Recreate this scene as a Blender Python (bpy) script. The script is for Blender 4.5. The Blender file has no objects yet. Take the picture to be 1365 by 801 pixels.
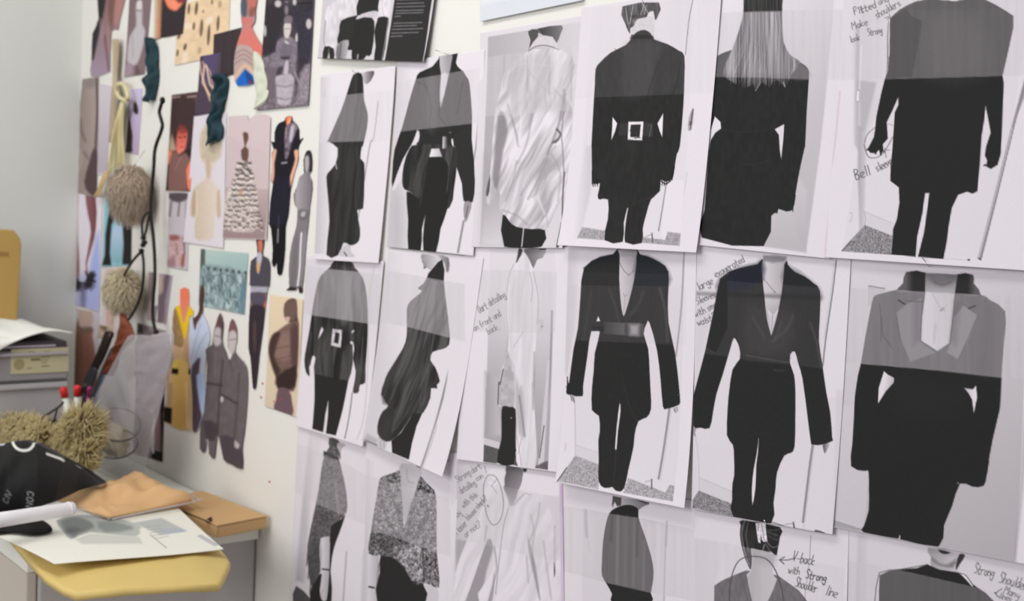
import bpy, bmesh, math, random
import numpy as np
from mathutils import Vector, Matrix
random.seed(7)
SC=bpy.context.scene; COL=SC.collection
W_,H_=1365.,801.; F=1700.
AL=math.radians(39.1); PI_=math.radians(5.0); TH=math.radians(2.9)
FW=np.array([-math.cos(AL)*math.cos(PI_),math.sin(AL)*math.cos(PI_),-math.sin(PI_)])
R0=np.array([math.sin(AL),math.cos(AL),0.]); U0=np.cross(R0,FW)
UC=math.cos(TH)*U0-math.sin(TH)*R0; RC=math.cos(TH)*R0+math.sin(TH)*U0
CAM=np.array([0.,-1.04,1.36])
def ray(x,y): return FW+(x-W_/2)/F*RC-(y-H_/2)/F*UC
def on_y(x,y,Y=0.):            # point of the photograph -> point on the plane y=Y
    d=ray(x,y); return CAM+d*((Y-CAM[1])/d[1])
def on_z(x,y,Z):
    d=ray(x,y); return CAM+d*((Z-CAM[2])/d[2])
def on_x(x,y,X):
    d=ray(x,y); return CAM+d*((X-CAM[0])/d[0])
def proj(P):
    Q=P-CAM; z=Q@FW
    return W_/2+F*(Q@RC)/z, H_/2-F*(Q@UC)/z
# ---------------------------------------------------------------- materials
def srgb(c):
    c=np.asarray(c,float)/255.
    return np.where(c<=.04045,c/12.92,((c+.055)/1.055)**2.4)
KL=0.93
def alb(c): return np.clip(srgb(c)/KL,0.004,.93)
MAT={}
def mat(name,col,rough=.6,metal=0.,noise=0.,nscale=60.,bump=0.,trans=0.,alpha=1.,sheen=0.,ior=1.45,stretch=None,spec=.4,raw=False):
    if name in MAT: return MAT[name]
    m=bpy.data.materials.new(name); m.use_nodes=True; nt=m.node_tree; b=nt.nodes['Principled BSDF']
    a=alb(col); col4=(float(a[0]),float(a[1]),float(a[2]),1)
    b.inputs['Base Color'].default_value=col4
    b.inputs['Roughness'].default_value=rough; b.inputs['Metallic'].default_value=metal
    b.inputs['Specular IOR Level'].default_value=spec
    b.inputs['Transmission Weight'].default_value=trans; b.inputs['Alpha'].default_value=alpha
    b.inputs['Sheen Weight'].default_value=sheen; b.inputs['IOR'].default_value=ior
    tc=nt.nodes.new('ShaderNodeTexCoord'); mp=nt.nodes.new('ShaderNodeMapping')
    if stretch: mp.inputs['Scale'].default_value=stretch
    nz=nt.nodes.new('ShaderNodeTexNoise'); nz.inputs['Scale'].default_value=nscale; nz.inputs['Detail'].default_value=4
    nt.links.new(tc.outputs['Object'],mp.inputs[0]); nt.links.new(mp.outputs[0],nz.inputs['Vector'])
    if noise:
        mx=nt.nodes.new('ShaderNodeMix'); mx.data_type='RGBA'
        mx.inputs[6].default_value=tuple(c*(1-noise) for c in col4[:3])+(1,)
        mx.inputs[7].default_value=tuple(min(1,c*(1+noise)) for c in col4[:3])+(1,)
        nt.links.new(nz.outputs['Fac'],mx.inputs[0]); nt.links.new(mx.outputs[2],b.inputs['Base Color'])
    if bump:
        bp=nt.nodes.new('ShaderNodeBump'); bp.inputs['Strength'].default_value=bump; bp.inputs['Distance'].default_value=.002
        nt.links.new(nz.outputs['Fac'],bp.inputs['Height']); nt.links.new(bp.outputs[0],b.inputs['Normal'])
    MAT[name]=m; return m
def printmat():
    if 'printed_paper' in MAT: return MAT['printed_paper']
    m=bpy.data.materials.new('printed_paper'); m.use_nodes=True; nt=m.node_tree; b=nt.nodes['Principled BSDF']
    at=nt.nodes.new('ShaderNodeAttribute'); at.attribute_name='ink'
    tc=nt.nodes.new('ShaderNodeTexCoord'); nz=nt.nodes.new('ShaderNodeTexNoise'); nz.inputs['Scale'].default_value=900; nz.inputs['Detail'].default_value=2
    mr=nt.nodes.new('ShaderNodeMapRange'); mr.inputs[3].default_value=.95; mr.inputs[4].default_value=1.05
    vm=nt.nodes.new('ShaderNodeVectorMath'); vm.operation='SCALE'
    nt.links.new(tc.outputs['Object'],nz.inputs['Vector']); nt.links.new(nz.outputs['Fac'],mr.inputs[0])
    nt.links.new(at.outputs['Color'],vm.inputs[0]); nt.links.new(mr.outputs[0],vm.inputs['Scale'])
    nt.links.new(vm.outputs[0],b.inputs['Base Color'])
    b.inputs['Roughness'].default_value=.62; b.inputs['Specular IOR Level'].default_value=.12
    MAT['printed_paper']=m; return m
# ---------------------------------------------------------------- objects
USED={}
def tag(o,label=None,cat=None,group=None,kind=None):
    if label: o['label']=label
    if cat: o['category']=cat
    if group: o['group']=group
    if kind: o['kind']=kind
    return o
def link(name,me,parent=None,m=None):
    o=bpy.data.objects.new(name,me); COL.objects.link(o)
    if parent: o.parent=parent
    if m and me: me.materials.append(m)
    return o
def empty(name,loc=(0,0,0),**k):
    o=bpy.data.objects.new(name,None); COL.objects.link(o); o.location=loc; o.empty_display_size=.02
    return tag(o,**k)
def mesh(name,vs,fs,m,parent=None,smooth=True,origin=None):
    vs=[np.asarray(v,float) for v in vs]
    off=np.zeros(3)
    if parent is not None: off=np.array(parent.matrix_basis.translation)+(np.array(parent.parent.matrix_basis.translation) if parent.parent else 0)
    elif origin is not None: off=np.asarray(origin,float)
    me=bpy.data.meshes.new(name); me.from_pydata([tuple(v-off) for v in vs],[],fs); me.update()
    if smooth: me.polygons.foreach_set('use_smooth',[True]*len(me.polygons))
    o=link(name,me,parent,m)
    if parent is None and origin is not None: o.location=tuple(off)
    return o
def fix_normals(o):
    bm=bmesh.new(); bm.from_mesh(o.data); bmesh.ops.recalc_face_normals(bm,faces=bm.faces); bm.to_mesh(o.data); bm.free()
def bevel(o,w,seg=2,ang=35):
    md=o.modifiers.new('bevel','BEVEL'); md.width=w; md.segments=seg; md.limit_method='ANGLE'; md.angle_limit=math.radians(ang); return o
def prism(name,base,h,m,parent=None,bev=.0,up=(0,0,1),origin=None):
    """extrude a 3-D outline along a vector"""
    base=[np.asarray(p,float) for p in base]; u=np.asarray(up,float)*h; n=len(base)
    vs=base+[p+u for p in base]
    fs=[tuple(range(n))[::-1],tuple(range(n,2*n))]+[(i,(i+1)%n,n+(i+1)%n,n+i) for i in range(n)]
    o=mesh(name,vs,fs,m,parent,smooth=False,origin=origin); fix_normals(o)
    if bev: bevel(o,bev)
    return o
def box(name,a,b,m,parent=None,bev=.002,origin=None):
    x0,y0,z0=a; x1,y1,z1=b
    return prism(name,[(x0,y0,z0),(x1,y0,z0),(x1,y1,z0),(x0,y1,z0)],z1-z0,m,parent,bev,origin=origin)
def tube(name,pts,r,m,parent=None,n=8,origin=None,cap=True,closed=False):
    pts=[np.asarray(p,float) for p in pts]; N=len(pts); vs=[];fs=[]
    rr=r if hasattr(r,'__len__') else [r]*N
    up=np.array([.13,.2,1.]);
    for i,p in enumerate(pts):
        if closed: t=pts[(i+1)%N]-pts[i-1]
        else: t=pts[min(i+1,N-1)]-pts[max(i-1,0)]
        t=t/(np.linalg.norm(t)+1e-12)
        a=np.cross(t,up)
        if np.linalg.norm(a)<.15: a=np.cross(t,np.array([1.,.1,0]))
        a/=np.linalg.norm(a); b=np.cross(t,a)
        for k in range(n):
            th=2*math.pi*k/n; vs.append(p+rr[i]*(math.cos(th)*a+math.sin(th)*b))
    M=N if closed else N-1
    for i in range(M):
        j=(i+1)%N
        for k in range(n): fs.append((i*n+k,i*n+(k+1)%n,j*n+(k+1)%n,j*n+k))
    if cap and not closed: fs.append(tuple(range(n))[::-1]); fs.append(tuple(range((N-1)*n,N*n)))
    return mesh(name,vs,fs,m,parent,origin=origin)
def crv(P,sub=4,closed=True):
    P=np.asarray(P,float); n=len(P); out=[]
    rng=range(n) if closed else range(n-1)
    for i in rng:
        if closed: p0,p1,p2,p3=P[i-1],P[i],P[(i+1)%n],P[(i+2)%n]
        else: p0,p1,p2,p3=P[max(i-1,0)],P[i],P[i+1],P[min(i+2,n-1)]
        for k in range(sub):
            t=k/sub
            out.append(.5*((2*p1)+(-p0+p2)*t+(2*p0-5*p1+4*p2-p3)*t*t+(-p0+3*p1-3*p2+p3)*t**3))
    if not closed: out.append(P[-1])
    return np.array(out)
def vnoise(x,y,seed=0):
    xi=np.floor(x).astype(np.int64); yi=np.floor(y).astype(np.int64); fx=x-xi; fy=y-yi
    fx=fx*fx*(3-2*fx); fy=fy*fy*(3-2*fy)
    def h(a,b):
        v=(a*374761393+b*668265263+seed*974634777)&0x7fffffff
        v=((v^(v>>13))*1274126177)&0x7fffffff
        return ((v^(v>>16))&0xffff)/65535.
    return (h(xi,yi)*(1-fx)+h(xi+1,yi)*fx)*(1-fy)+(h(xi,yi+1)*(1-fx)+h(xi+1,yi+1)*fx)*fy
# ---------------------------------------------------------------- print painter: shapes laid in ink on a sheet
TILE={'A':(410,0,4.004),'B':(410,180,4.004),'C':(630,0,4.004),'D':(630,180,4.004),'E':(740,0,4.004),'F':(740,180,4.004),
'G':(930,0,4.005),'H':(930,180,4.005),'I':(1100,0,4.004),'J':(1100,160,4.004),'K':(390,330,4.004),'L':(390,470,4.004),
'M':(610,320,4.006),'N':(610,480,4.006),'O':(740,320,4.005),'P':(740,500,4.005),'Q':(910,330,4.005),'R':(910,520,4.005),
'S':(1100,340,4.004),'T':(1100,540,4.004),'U':(380,601,4.004),'V':(590,601,4.005),'W':(740,641,5.005),'X':(910,661,5.6875),'Y':(1110,661,5.353),
'Z':(0,0,1.),'a':(90,0,8.008),'b':(180,0,8.008),'c':(300,0,8.008),'d':(90,100,8.008),'e':(90,200,8.008),'f':(90,300,8.008),'g':(90,400,8.008),
'h':(210,110,8.008),'i':(210,200,8.008),'j':(320,130,5.72),'k':(320,260,5.72),'l':(320,380,4.45),'m':(250,400,3.48),'n':(300,60,8.008),
'o':(180,300,8.008),'p':(180,400,8.008),'q':(180,500,5.72),'r':(80,180,4.004),'s':(220,180,4.005),'t':(200,360,2.86),'u':(0,280,4.004),
'v':(1120,0,11.375),'w':(1265,720,9.89),'x':(590,610,7.28)}
def pts(s):
    if not isinstance(s,str): return np.asarray(s,float)
    out=[]; t=TILE['Z']; buf=[]
    for k in s.split():
        if k in TILE: t=TILE[k]; continue
        buf.append(float(k))
        if len(buf)==2: out.append((t[0]+buf[0]/t[2],t[1]+buf[1]/t[2])); buf=[]
    return np.array(out)
def g(c):
    if isinstance(c,(int,float)):
        return np.array([c,c*(.972 if c>90 else .985),c*(1.0 if c>90 else .985)],float)
    return np.asarray(c,float)
def LG(p,q,c0,c1):
    p=pts(p)[0]; q=pts(q)[0]; d=q-p; L=(d@d); c0=g(c0); c1=g(c1)
    def f(x,y):
        t=np.clip(((x-p[0])*d[0]+(y-p[1])*d[1])/L,0,1)[:,None]
        return c0*(1-t)+c1*t
    return f
def NZ(c,amp,sx=1.,sy=1.,seed=1,amp2=0,s2=8.):
    def f(x,y):
        b=c(x,y) if callable(c) else np.repeat(g(c)[None],len(x),0)
        n=(vnoise(x/sx,y/sy,seed)-.5)*2*amp
        if amp2: n=n+(vnoise(x/s2,y/s2,seed+5)-.5)*2*amp2
        return b+n[:,None]
    return f
def CL(c0,c1,ang=60,w=4.,l=26.,seed=1,amp=1.3):
    # folded cloth tone: streaks running at an angle
    a=math.radians(ang); ca,sa=math.cos(a),math.sin(a); c0=g(c0); c1=g(c1)
    def f(x,y):
        u=x*ca+y*sa; v=-x*sa+y*ca; b=vnoise(x/26,y/40,seed+9)*2.2
        n=.6*vnoise(v/w+b,u/l,seed)+.4*vnoise(v/(w*.45)+b,u/(l*.6),seed+3)
        t=np.clip((n-.5)*amp*1.6+.5,0,1)[:,None]
        return c0*(1-t)+c1*t
    return f
GL={'a':"35 15 04 03 12 22 33|35 32",'b':"08 02 22 33 34 25 04",'c':"35 15 04 03 12 32",'d':"35 15 04 03 12 22 33|38 32",'e':"03 34 35 15 04 03 12 32",
'f':"38 28 17 12|05 25",'g':"35 15 04 03 13 33|35 30 10 01",'h':"08 02|04 25 34 32",'i':"15 12|16 17",'k':"08 02|35 03 32",'l':"18 12",
'm':"05 02|04 15 24 22|24 35 44 42",'n':"05 02|04 25 34 32",'o':"15 04 03 12 22 33 34 25 15",'p':"05 00|04 25 34 33 22 03",'r':"05 02|04 15 35",
's':"35 15 04 33 22 02",'t':"17 12 32|05 35",'u':"05 03 12 22 33|35 32",'v':"05 12 35",'w':"05 12 24 32 45",'x':"05 32|35 02",'y':"05 13 33|35 30 10",
'B':"02 08 28 37 26 05|05 25 33 22 02",'D':"02 08 28 36 34 22 02",'F':"02 08 38|05 25",'M':"02 08 25 48 42",'P':"02 08 28 37 26 05",
'S':"37 28 08 07 06 34 33 22 02",'V':"08 22 48",'O':"18 06 03 12 22 33 36 28 18",'!':"18 14|12 13",'?':"07 18 38 36 14|12 13",'-':"04 34",',':"13 01",
'L':"08 02 32",'C':"37 18 06 03 12 33",'E':"38 08 02 32|05 25",'W':"08 12 25 32 48",'A':"02 28 42|14 34",'R':"02 08 28 37 26 05 32",'T':"08 48|28 22",'N':"02 08 32 38",'I':"18 12",'H':"02 08|38 32|05 35",'K':"08 02|38 05 32",'U':"08 03 12 22 33 38",'G':"37 18 06 03 12 33 35 25",'X':"08 32|38 02",'Y':"08 25 48|25 22",' ':""}
class Art:
    def __init__(s,X,Y,bg):
        s.X=X; s.Y=Y; s.C=np.repeat(g(bg)[None],len(X),0).astype(float)
    def _blend(s,idx,a,col):
        if len(idx)==0: return
        c=col(s.X[idx],s.Y[idx]) if callable(col) else g(col)[None]
        s.C[idx]=s.C[idx]*(1-a[:,None])+c*a[:,None]
    def P(s,p,col,soft=.55,alpha=1.,sm=2):
        p=pts(p)
        if sm: p=crv(p,sm)
        lo=p.min(0)-soft*1.5-.5; hi=p.max(0)+soft*1.5+.5
        idx=np.nonzero((s.X>lo[0])&(s.X<hi[0])&(s.Y>lo[1])&(s.Y<hi[1]))[0]
        if len(idx)==0: return
        x=s.X[idx]; y=s.Y[idx]; ins=np.zeros(len(x),bool); d2=np.full(len(x),1e9)
        n=len(p)
        for i in range(n):
            x0,y0=p[i]; x1,y1=p[(i+1)%n]
            if y0!=y1:
                c=((y0>y)!=(y1>y))&(x<(x1-x0)*(y-y0)/(y1-y0)+x0); ins^=c
            dx,dy=x1-x0,y1-y0; L=dx*dx+dy*dy
            if L<1e-9: continue
            t=np.clip(((x-x0)*dx+(y-y0)*dy)/L,0,1)
            np.minimum(d2,(x-x0-t*dx)**2+(y-y0-t*dy)**2,out=d2)
        sd=np.sqrt(d2)*np.where(ins,1,-1)
        a=np.clip(.5+sd/(2*soft),0,1)*alpha
        k=a>0; s._blend(idx[k],a[k],col)
    def Q(s,p,col,soft=.55,alpha=1.): s.P(p,col,soft,alpha,0)
    def L(s,p,w,col,alpha=1.,soft=.5,sm=3,closed=False):
        p=pts(p)
        if sm and len(p)>2: p=crv(p,sm,closed)
        if closed: p=np.vstack([p,p[:1]])
        m=w/2+soft+.5; lo=p.min(0)-m; hi=p.max(0)+m
        idx=np.nonzero((s.X>lo[0])&(s.X<hi[0])&(s.Y>lo[1])&(s.Y<hi[1]))[0]
        if len(idx)==0: return
        x=s.X[idx]; y=s.Y[idx]; d2=np.full(len(x),1e9)
        for i in range(len(p)-1):
            x0,y0=p[i]; dx,dy=p[i+1]-p[i]; L=dx*dx+dy*dy+1e-12
            t=np.clip(((x-x0)*dx+(y-y0)*dy)/L,0,1)
            np.minimum(d2,(x-x0-t*dx)**2+(y-y0-t*dy)**2,out=d2)
        a=np.clip(.5+(w/2-np.sqrt(d2))/(2*soft),0,1)*alpha
        k=a>0; s._blend(idx[k],a[k],col)
    def V(s,p,alpha,tone=205,streak=5,soft=.45):
        """pale band across a sheet: ink inside it is paler"""
        s.Q(p,NZ(tone,.5*streak/max(alpha,.15),4.5,120.,3),soft,alpha)
    def E(s,cx,cy,rx,ry,col,soft=.6,alpha=1.,rot=0):
        t=np.linspace(0,2*math.pi,17)[:-1]; c,q=math.cos(rot),math.sin(rot)
        s.Q([(cx+rx*math.cos(a)*c-ry*math.sin(a)*q,cy+rx*math.cos(a)*q+ry*math.sin(a)*c) for a in t],col,soft,alpha)
    def T(s,text,at,h,ang,w=.85,col=105,sp=1.15,alpha=.85,ws=.8,seed=0):
        x,y=pts(at)[0]; a=math.radians(ang); u=h/6.; cx=0.; r=random.Random(len(text)*7+seed)
        for ch in text:
            gl=GL.get(ch,''); wd=0
            j=r.uniform(-.25,.25)
            for st in gl.split('|'):
                if not st: continue
                q=[]
                for k in st.split():
                    gx=float(k[0]); gy=float(k[1])-2+j; wd=max(wd,gx); gx2=(gx+.12*gy)*ws
                    q.append((x+(cx+gx2)*u*math.cos(a)+gy*u*math.sin(a), y+(cx+gx2)*u*math.sin(a)-gy*u*math.cos(a)))
                s.L(q,w,col,alpha,.42,2)
            cx+=(wd*ws+sp) if gl else 2.
SHEETS=[]
def sheet(name,quad,bg,paint,off,label,cat='print',group=None,tex=.9,curl=0.,outline=None,ymax=818,curlside=0.,tcurl=0.,con=1.):
    q=pts(quad); P=[on_y(x,y,-off) for x,y in q]     # TL TR BR BL
    wl=max(np.linalg.norm(P[1]-P[0]),np.linalg.norm(P[2]-P[3])); hl=max(np.linalg.norm(P[3]-P[0]),np.linalg.norm(P[2]-P[1]))
    t=tex/1000.; nu=max(6,int(wl/t))+1; nv=max(6,int(hl/t))+1
    us=np.linspace(0,1,nu); vs=np.linspace(0,1,nv)
    # rows that run out below the frame need no fine ink grid
    yl=np.array([proj((P[0]*(1-v)+P[3]*v))[1] for v in vs]); yr=np.array([proj((P[1]*(1-v)+P[2]*v))[1] for v in vs])
    far=(np.minimum(yl,yr)>ymax)|(np.maximum(yl,yr)<-16)
    keep=[i for i in range(nv) if (not far[i]) or i%8==0 or i==nv-1]; vs=vs[keep]; nv=len(vs)
    U,V=np.meshgrid(us,vs)
    B=((1-U)*(1-V))[...,None]*P[0]+(U*(1-V))[...,None]*P[1]+(U*V)[...,None]*P[2]+((1-U)*V)[...,None]*P[3]
    B=B.reshape(-1,3); px,py=proj(B)
    art=Art(px,py,bg); paint(art)
    if con!=1: art.C=145+(art.C-145)*con
    inside=None
    if outline is not None:
        m=Art(px,py,0); m.C[:]=0; m.P(outline,(255,255,255),.01); inside=(m.C[:,0]>127).reshape(nv,nu)
    Uf=U.ravel(); Vf=V.ravel()
    lift=curl*np.clip(Vf,0,1)**4*(1+curlside*(Uf-.5)*2)+tcurl*(1-Vf)**6 + .0004*np.sin(Uf*5+Vf*7+off*900)
    lift=np.clip(lift,0,None)*hl/.3
    B[:,1]-=lift
    th=.00025
    gi=np.arange(nu*nv).reshape(nv,nu)
    f=np.stack([gi[:-1,:-1],gi[1:,:-1],gi[1:,1:],gi[:-1,1:]],-1).reshape(-1,4)
    if inside is not None:
        k=(inside[:-1,:-1]&inside[1:,:-1]&inside[1:,1:]&inside[:-1,1:]).ravel(); f=f[k]
        used=np.unique(f); rm=-np.ones(nu*nv,int); rm[used]=np.arange(len(used)); f=rm[f]; B=B[used]; C=art.C[used]
    else:
        C=art.C
        ring=list(gi[0,:])+list(gi[1:,-1])+list(gi[-1,-2::-1])+list(gi[-2:0:-1,0])
        sk=B[ring].copy(); sk[:,1]+=th; n0=len(B); B=np.vstack([B,sk]); C=np.vstack([C,np.repeat(g(215)[None],len(ring),0)])
        r=np.array(ring); m=len(ring); i=np.arange(m); j=(i+1)%m
        f=np.vstack([f,np.stack([r[i],r[j],n0+j,n0+i],-1)])
    org=(P[0]+P[1])/2; B=B-org
    me=bpy.data.meshes.new(name); me.vertices.add(len(B)); me.vertices.foreach_set('co',B.astype(np.float32).ravel())
    me.loops.add(f.size); me.loops.foreach_set('vertex_index',f.astype(np.int32).ravel())
    me.polygons.add(len(f)); me.polygons.foreach_set('loop_start',np.arange(0,f.size,4,dtype=np.int32))
    try: me.polygons.foreach_set('loop_total',np.full(len(f),4,np.int32))
    except Exception: pass
    me.update(calc_edges=True); me.validate()
    at=me.color_attributes.new('ink','FLOAT_COLOR','POINT')
    c=np.ones((len(B),4),np.float32); c[:,:3]=alb(np.clip(C,6,252)); at.data.foreach_set('color',c.ravel())
    me.polygons.foreach_set('use_smooth',np.ones(len(f),bool))
    o=link(name,me,None,printmat()); o.location=tuple(org); tag(o,label,cat,group)
    SHEETS.append(o); return o
LW,LC,LA=41,16,.37
# ================================================================ the room
wm=mat('wall_paint',(225,223,217),.85,noise=.012,nscale=8,bump=.05)
XC=-2.83
def plane_box(name,a,b,m,kind='structure'):
    o=box(name,a,b,m,None,0); o['kind']=kind; return o
plane_box('wall_back',(XC-.1,0,0),(1.6,.1,2.75),wm)
plane_box('wall_left',(XC-.1,-3.6,0),(XC,0,2.75),mat('wall_paint_left',(214,216,212),.85,noise=.012,nscale=6,bump=.05))
plane_box('floor',(XC-.1,-3.7,-.05),(1.6,.1,0),mat('floor_grey',(150,146,142),.6,noise=.08,nscale=12))
t_=on_y(211.5,300,0)[0]; plane_box('trim_1',(t_-.009,-.0012,.0),(t_+.009,.0,2.75),wm)
# ================================================================ printed fashion photographs, three rows
K0=38
SG='black and white fitting prints'
def p11(c):
    c.Q("A 60 415 A 505 365 B 450 0 B 385 655 B 40 632",LG("A 60 600","A 130 600",196,222))
    c.L("A 378 540 352 740 B 335 40 B 305 230 B 275 440",1.3,125,.8)
    c.L("A 95 480 A 60 800 B 40 400",1.2,170,.4,1)
    c.P("A 245 400 232 445 252 440 270 400",120)
    c.P("A 288 392 358 378 352 410 335 438 312 450 300 425",LG("A 290 400","A 350 400",205,95))
    c.P("B 175 640 205 588 238 588 240 620 268 650 212 650",195); c.L("B 205 625 220 645",1.5,70)
    c.P("A 248 398 A 290 392 A 300 440 A 302 500 A 306 545 A 322 605 A 318 680 A 295 780 B 290 60 B 282 125 B 303 150 B 303 250 B 300 392 B 268 400 B 286 500 B 284 560 B 262 583 B 235 588 B 200 575 B 172 642 B 110 640 B 120 460 B 108 300 B 103 240 B 108 205 B 150 155 B 162 70 B 112 35 A 112 745 A 180 590 A 215 490",CL(36,54,95,5,60,2))
    c.L("B 262 70 B 270 180 B 255 300 B 262 390",2,68,.7,1.2); c.L("B 175 420 B 182 560",1.5,60,.5,1); c.L("B 150 150 157 180",1.2,200,.9)
    c.V("A 30 524 A 520 474 A 520 748 A 20 762",.42,215)
    for x in (205,240,285): c.L(f"A {x} 530 {x-30} 745",1.6,135,.35,1.2)
def p12(c):
    c.Q("A 470 340 A 920 300 B 930 610 B 430 600",LG("A 480 500","A 560 500",205,222)); c.P("B 435 590 B 440 300 B 520 330 B 530 610",170,12,.5)
    c.L("A 912 640 A 897 800 B 905 20 B 885 150",2,120,.6); c.L("B 838 460 B 812 625",3,150); c.L("A 950 600 A 938 800",2,190,.6,1.5)
    c.P("A 776 278 A 808 273 A 795 335 A 812 378 A 770 388 A 764 330",38)
    c.P("A 705 300 A 690 345 A 600 385 A 578 425 A 545 530 A 505 680 A 465 800 B 455 190 B 455 278 B 500 170 B 560 45 A 585 700 A 640 500 A 720 420",K0)
    c.P("A 815 378 A 850 410 A 866 450 A 878 620 B 876 20 B 888 130 B 892 210 B 895 260 B 885 357 B 835 350 B 825 260 B 795 170 B 785 60 B 770 0 A 800 600",44)
    c.P("A 705 310 A 690 345 A 740 360 A 792 345 A 850 410 A 868 470 A 870 640 A 850 665 B 782 15 B 780 70 B 590 60 A 596 745 A 590 700 A 575 500",NZ(42,4))
    c.P("A 585 703 A 598 705 B 593 35 B 545 78 B 515 160 B 500 235 B 470 290 B 455 282 B 510 130 B 560 45",215)
    c.P("B 590 50 B 545 75 B 515 160 B 507 250 B 520 290 B 560 310 B 575 370 B 640 422 B 760 388 B 782 290 B 797 160 B 795 95 B 770 55",CL(38,68,98,5,40,6))
    c.P("B 650 115 B 715 115 B 762 200 B 750 390 B 715 500 B 695 624 B 627 622 B 625 480 B 632 430 B 615 500 B 612 620 B 545 612 B 540 450 B 530 300 B 580 330 B 610 320",36)
    c.P("B 662 73 B 703 72 B 718 115 B 650 117",LG("B 650 90","B 718 90",235,180),.6,1,0)
    c.Q("B 722 8 B 745 8 B 746 70 B 720 72",LG("B 722 40","B 746 40",205,60)); c.P("B 768 25 775 20 780 60 770 50",220)
    c.L("B 740 90 755 180 745 300",1.5,95,.6,1); c.L("B 632 200 600 380",1.2,80,.5,1)
    c.P("A 707 298 A 774 280 A 770 340 A 757 400 A 740 470 A 712 572 A 708 480 A 715 400",LG("A 707 400","A 770 400",190,150)); c.P("A 715 400 750 400 735 480 712 570",205,1.2)
    c.P("B 840 357 B 880 362 B 868 420 B 850 466 B 838 430",150); c.L("B 860 380 850 440",1,60,.8)
    c.E(600,176.5,1.2,1.2,110)
    c.V("A 470 440 A 920 362 A 920 655 A 470 706",.42,205)
    for q in ("A 620 430 A 660 560 A 650 690","A 730 520 A 700 610 A 760 690","A 830 440 A 800 600","A 580 430 A 640 470"): c.L(q,1.3,70,.35,1)
    c.P("A 640 430 A 690 420 A 700 560 A 690 680 A 640 690",140,5,.25)
def p13(c):
    c.Q("C 84 197 C 580 116 D 472 597 D 45 592",LG("C 84 400","C 560 400",172,205))
    c.Q("D 40 600 D 70 100 D 160 200 D 180 600",LG("D 60 300","D 170 560",165,215),6,.8)
    c.Q("D 480 595 D 485 330 D 440 420 D 400 505 D 385 595",212,1)
    c.P("C 298 168 C 345 156 C 352 195 C 325 225 C 300 272 C 312 215",80)
    c.P("C 345 155 C 478 135 C 475 175 C 450 232 C 430 197 C 380 188",LG("C 345 160","C 478 160",55,120))
    sh=CL(168,226,118,7,48,4,1.1)
    c.P("C 300 275 C 350 262 C 462 262 C 520 300 C 545 340 C 550 450 C 495 520 C 530 580 D 528 60 D 510 250 D 485 330 D 440 420 D 400 503 D 320 500 D 240 490 D 165 420 D 145 380 D 150 320 D 130 290 D 110 375 D 85 370 D 75 330 D 95 200 D 105 80 C 120 600 C 150 480 C 165 400 C 200 350 C 260 305",sh)
    c.P("C 135 620 C 165 600 C 190 700 D 165 80 D 148 200 D 132 290 D 108 235 D 118 100",125,2,.8)
    c.P("D 95 210 D 75 300 D 78 330 D 92 300",90)
    c.P("C 300 268 C 340 214 C 360 198 C 430 200 C 462 262 C 410 245 C 340 250",NZ(205,5)); c.L("C 302 272 C 340 248 C 400 243 C 462 266",1.3,110,.9)
    c.L("C 185 395 C 240 350 C 300 340 C 400 350 C 480 345",1.2,225,.7)
    c.P("D 165 425 D 200 460 D 240 490 D 320 502 D 393 507 D 378 596 D 178 596",K0); c.L("D 279 500 D 272 595",1.6,190)
    for q,w,a,t in (("C 300 340 C 300 460 C 320 560 D 290 40 D 240 150",3,.5,150),("C 290 370 C 420 500 C 480 420",2.5,.5,160),("C 490 480 C 470 620 C 440 720 D 400 100",3,.6,120),
        ("D 440 60 D 350 180 D 260 320",3,.45,150),("D 400 130 D 340 260 D 300 340",3,.6,150),("D 235 140 D 215 250 D 180 350",2.5,.5,145),("D 380 170 D 390 250 D 320 330",3,.4,160),
        ("C 190 560 C 230 700 D 245 60",2.5,.6,135),("C 250 560 C 260 640 C 245 780",2,.5,240),("D 160 400 D 240 430 D 300 480",2,.6,150),("D 420 100 D 470 200 D 460 350",2,.5,150),
        ("C 450 690 C 470 720 C 440 760 D 460 20 D 430 40",2,.9,60),("C 430 470 C 500 560 C 470 640",2,.5,130),("D 300 60 D 260 130",2.5,.6,235),("D 350 330 D 390 420",4,.4,235),("D 420 300 D 400 400 D 410 490",1.5,.6,170)):
        c.L(q,w,t,a,1.3)
    c.L("C 495 500 C 485 600 C 475 720 D 480 60 D 490 200",1.6,110,.6,.9); c.L("D 492 200 D 485 340 D 487 470",1.8,70,.8,.7); c.L("D 485 470 D 462 595",3.6,75,.9,.7)
    c.V("C 20 312 C 600 235 C 600 583 C 10 626",.36,205,9); c.L("C 80 355 C 300 345 C 560 345",1.,195,.35)
    c.Q("C 200 300 C 440 280 C 470 580 C 190 610",CL(175,205,95,6,60,7),5,.5)
    for x in (170,295,412,530): c.L(f"C {x} 300 {x-4} {430+x//5}",1.,110,.25,1.2,2)
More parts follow.
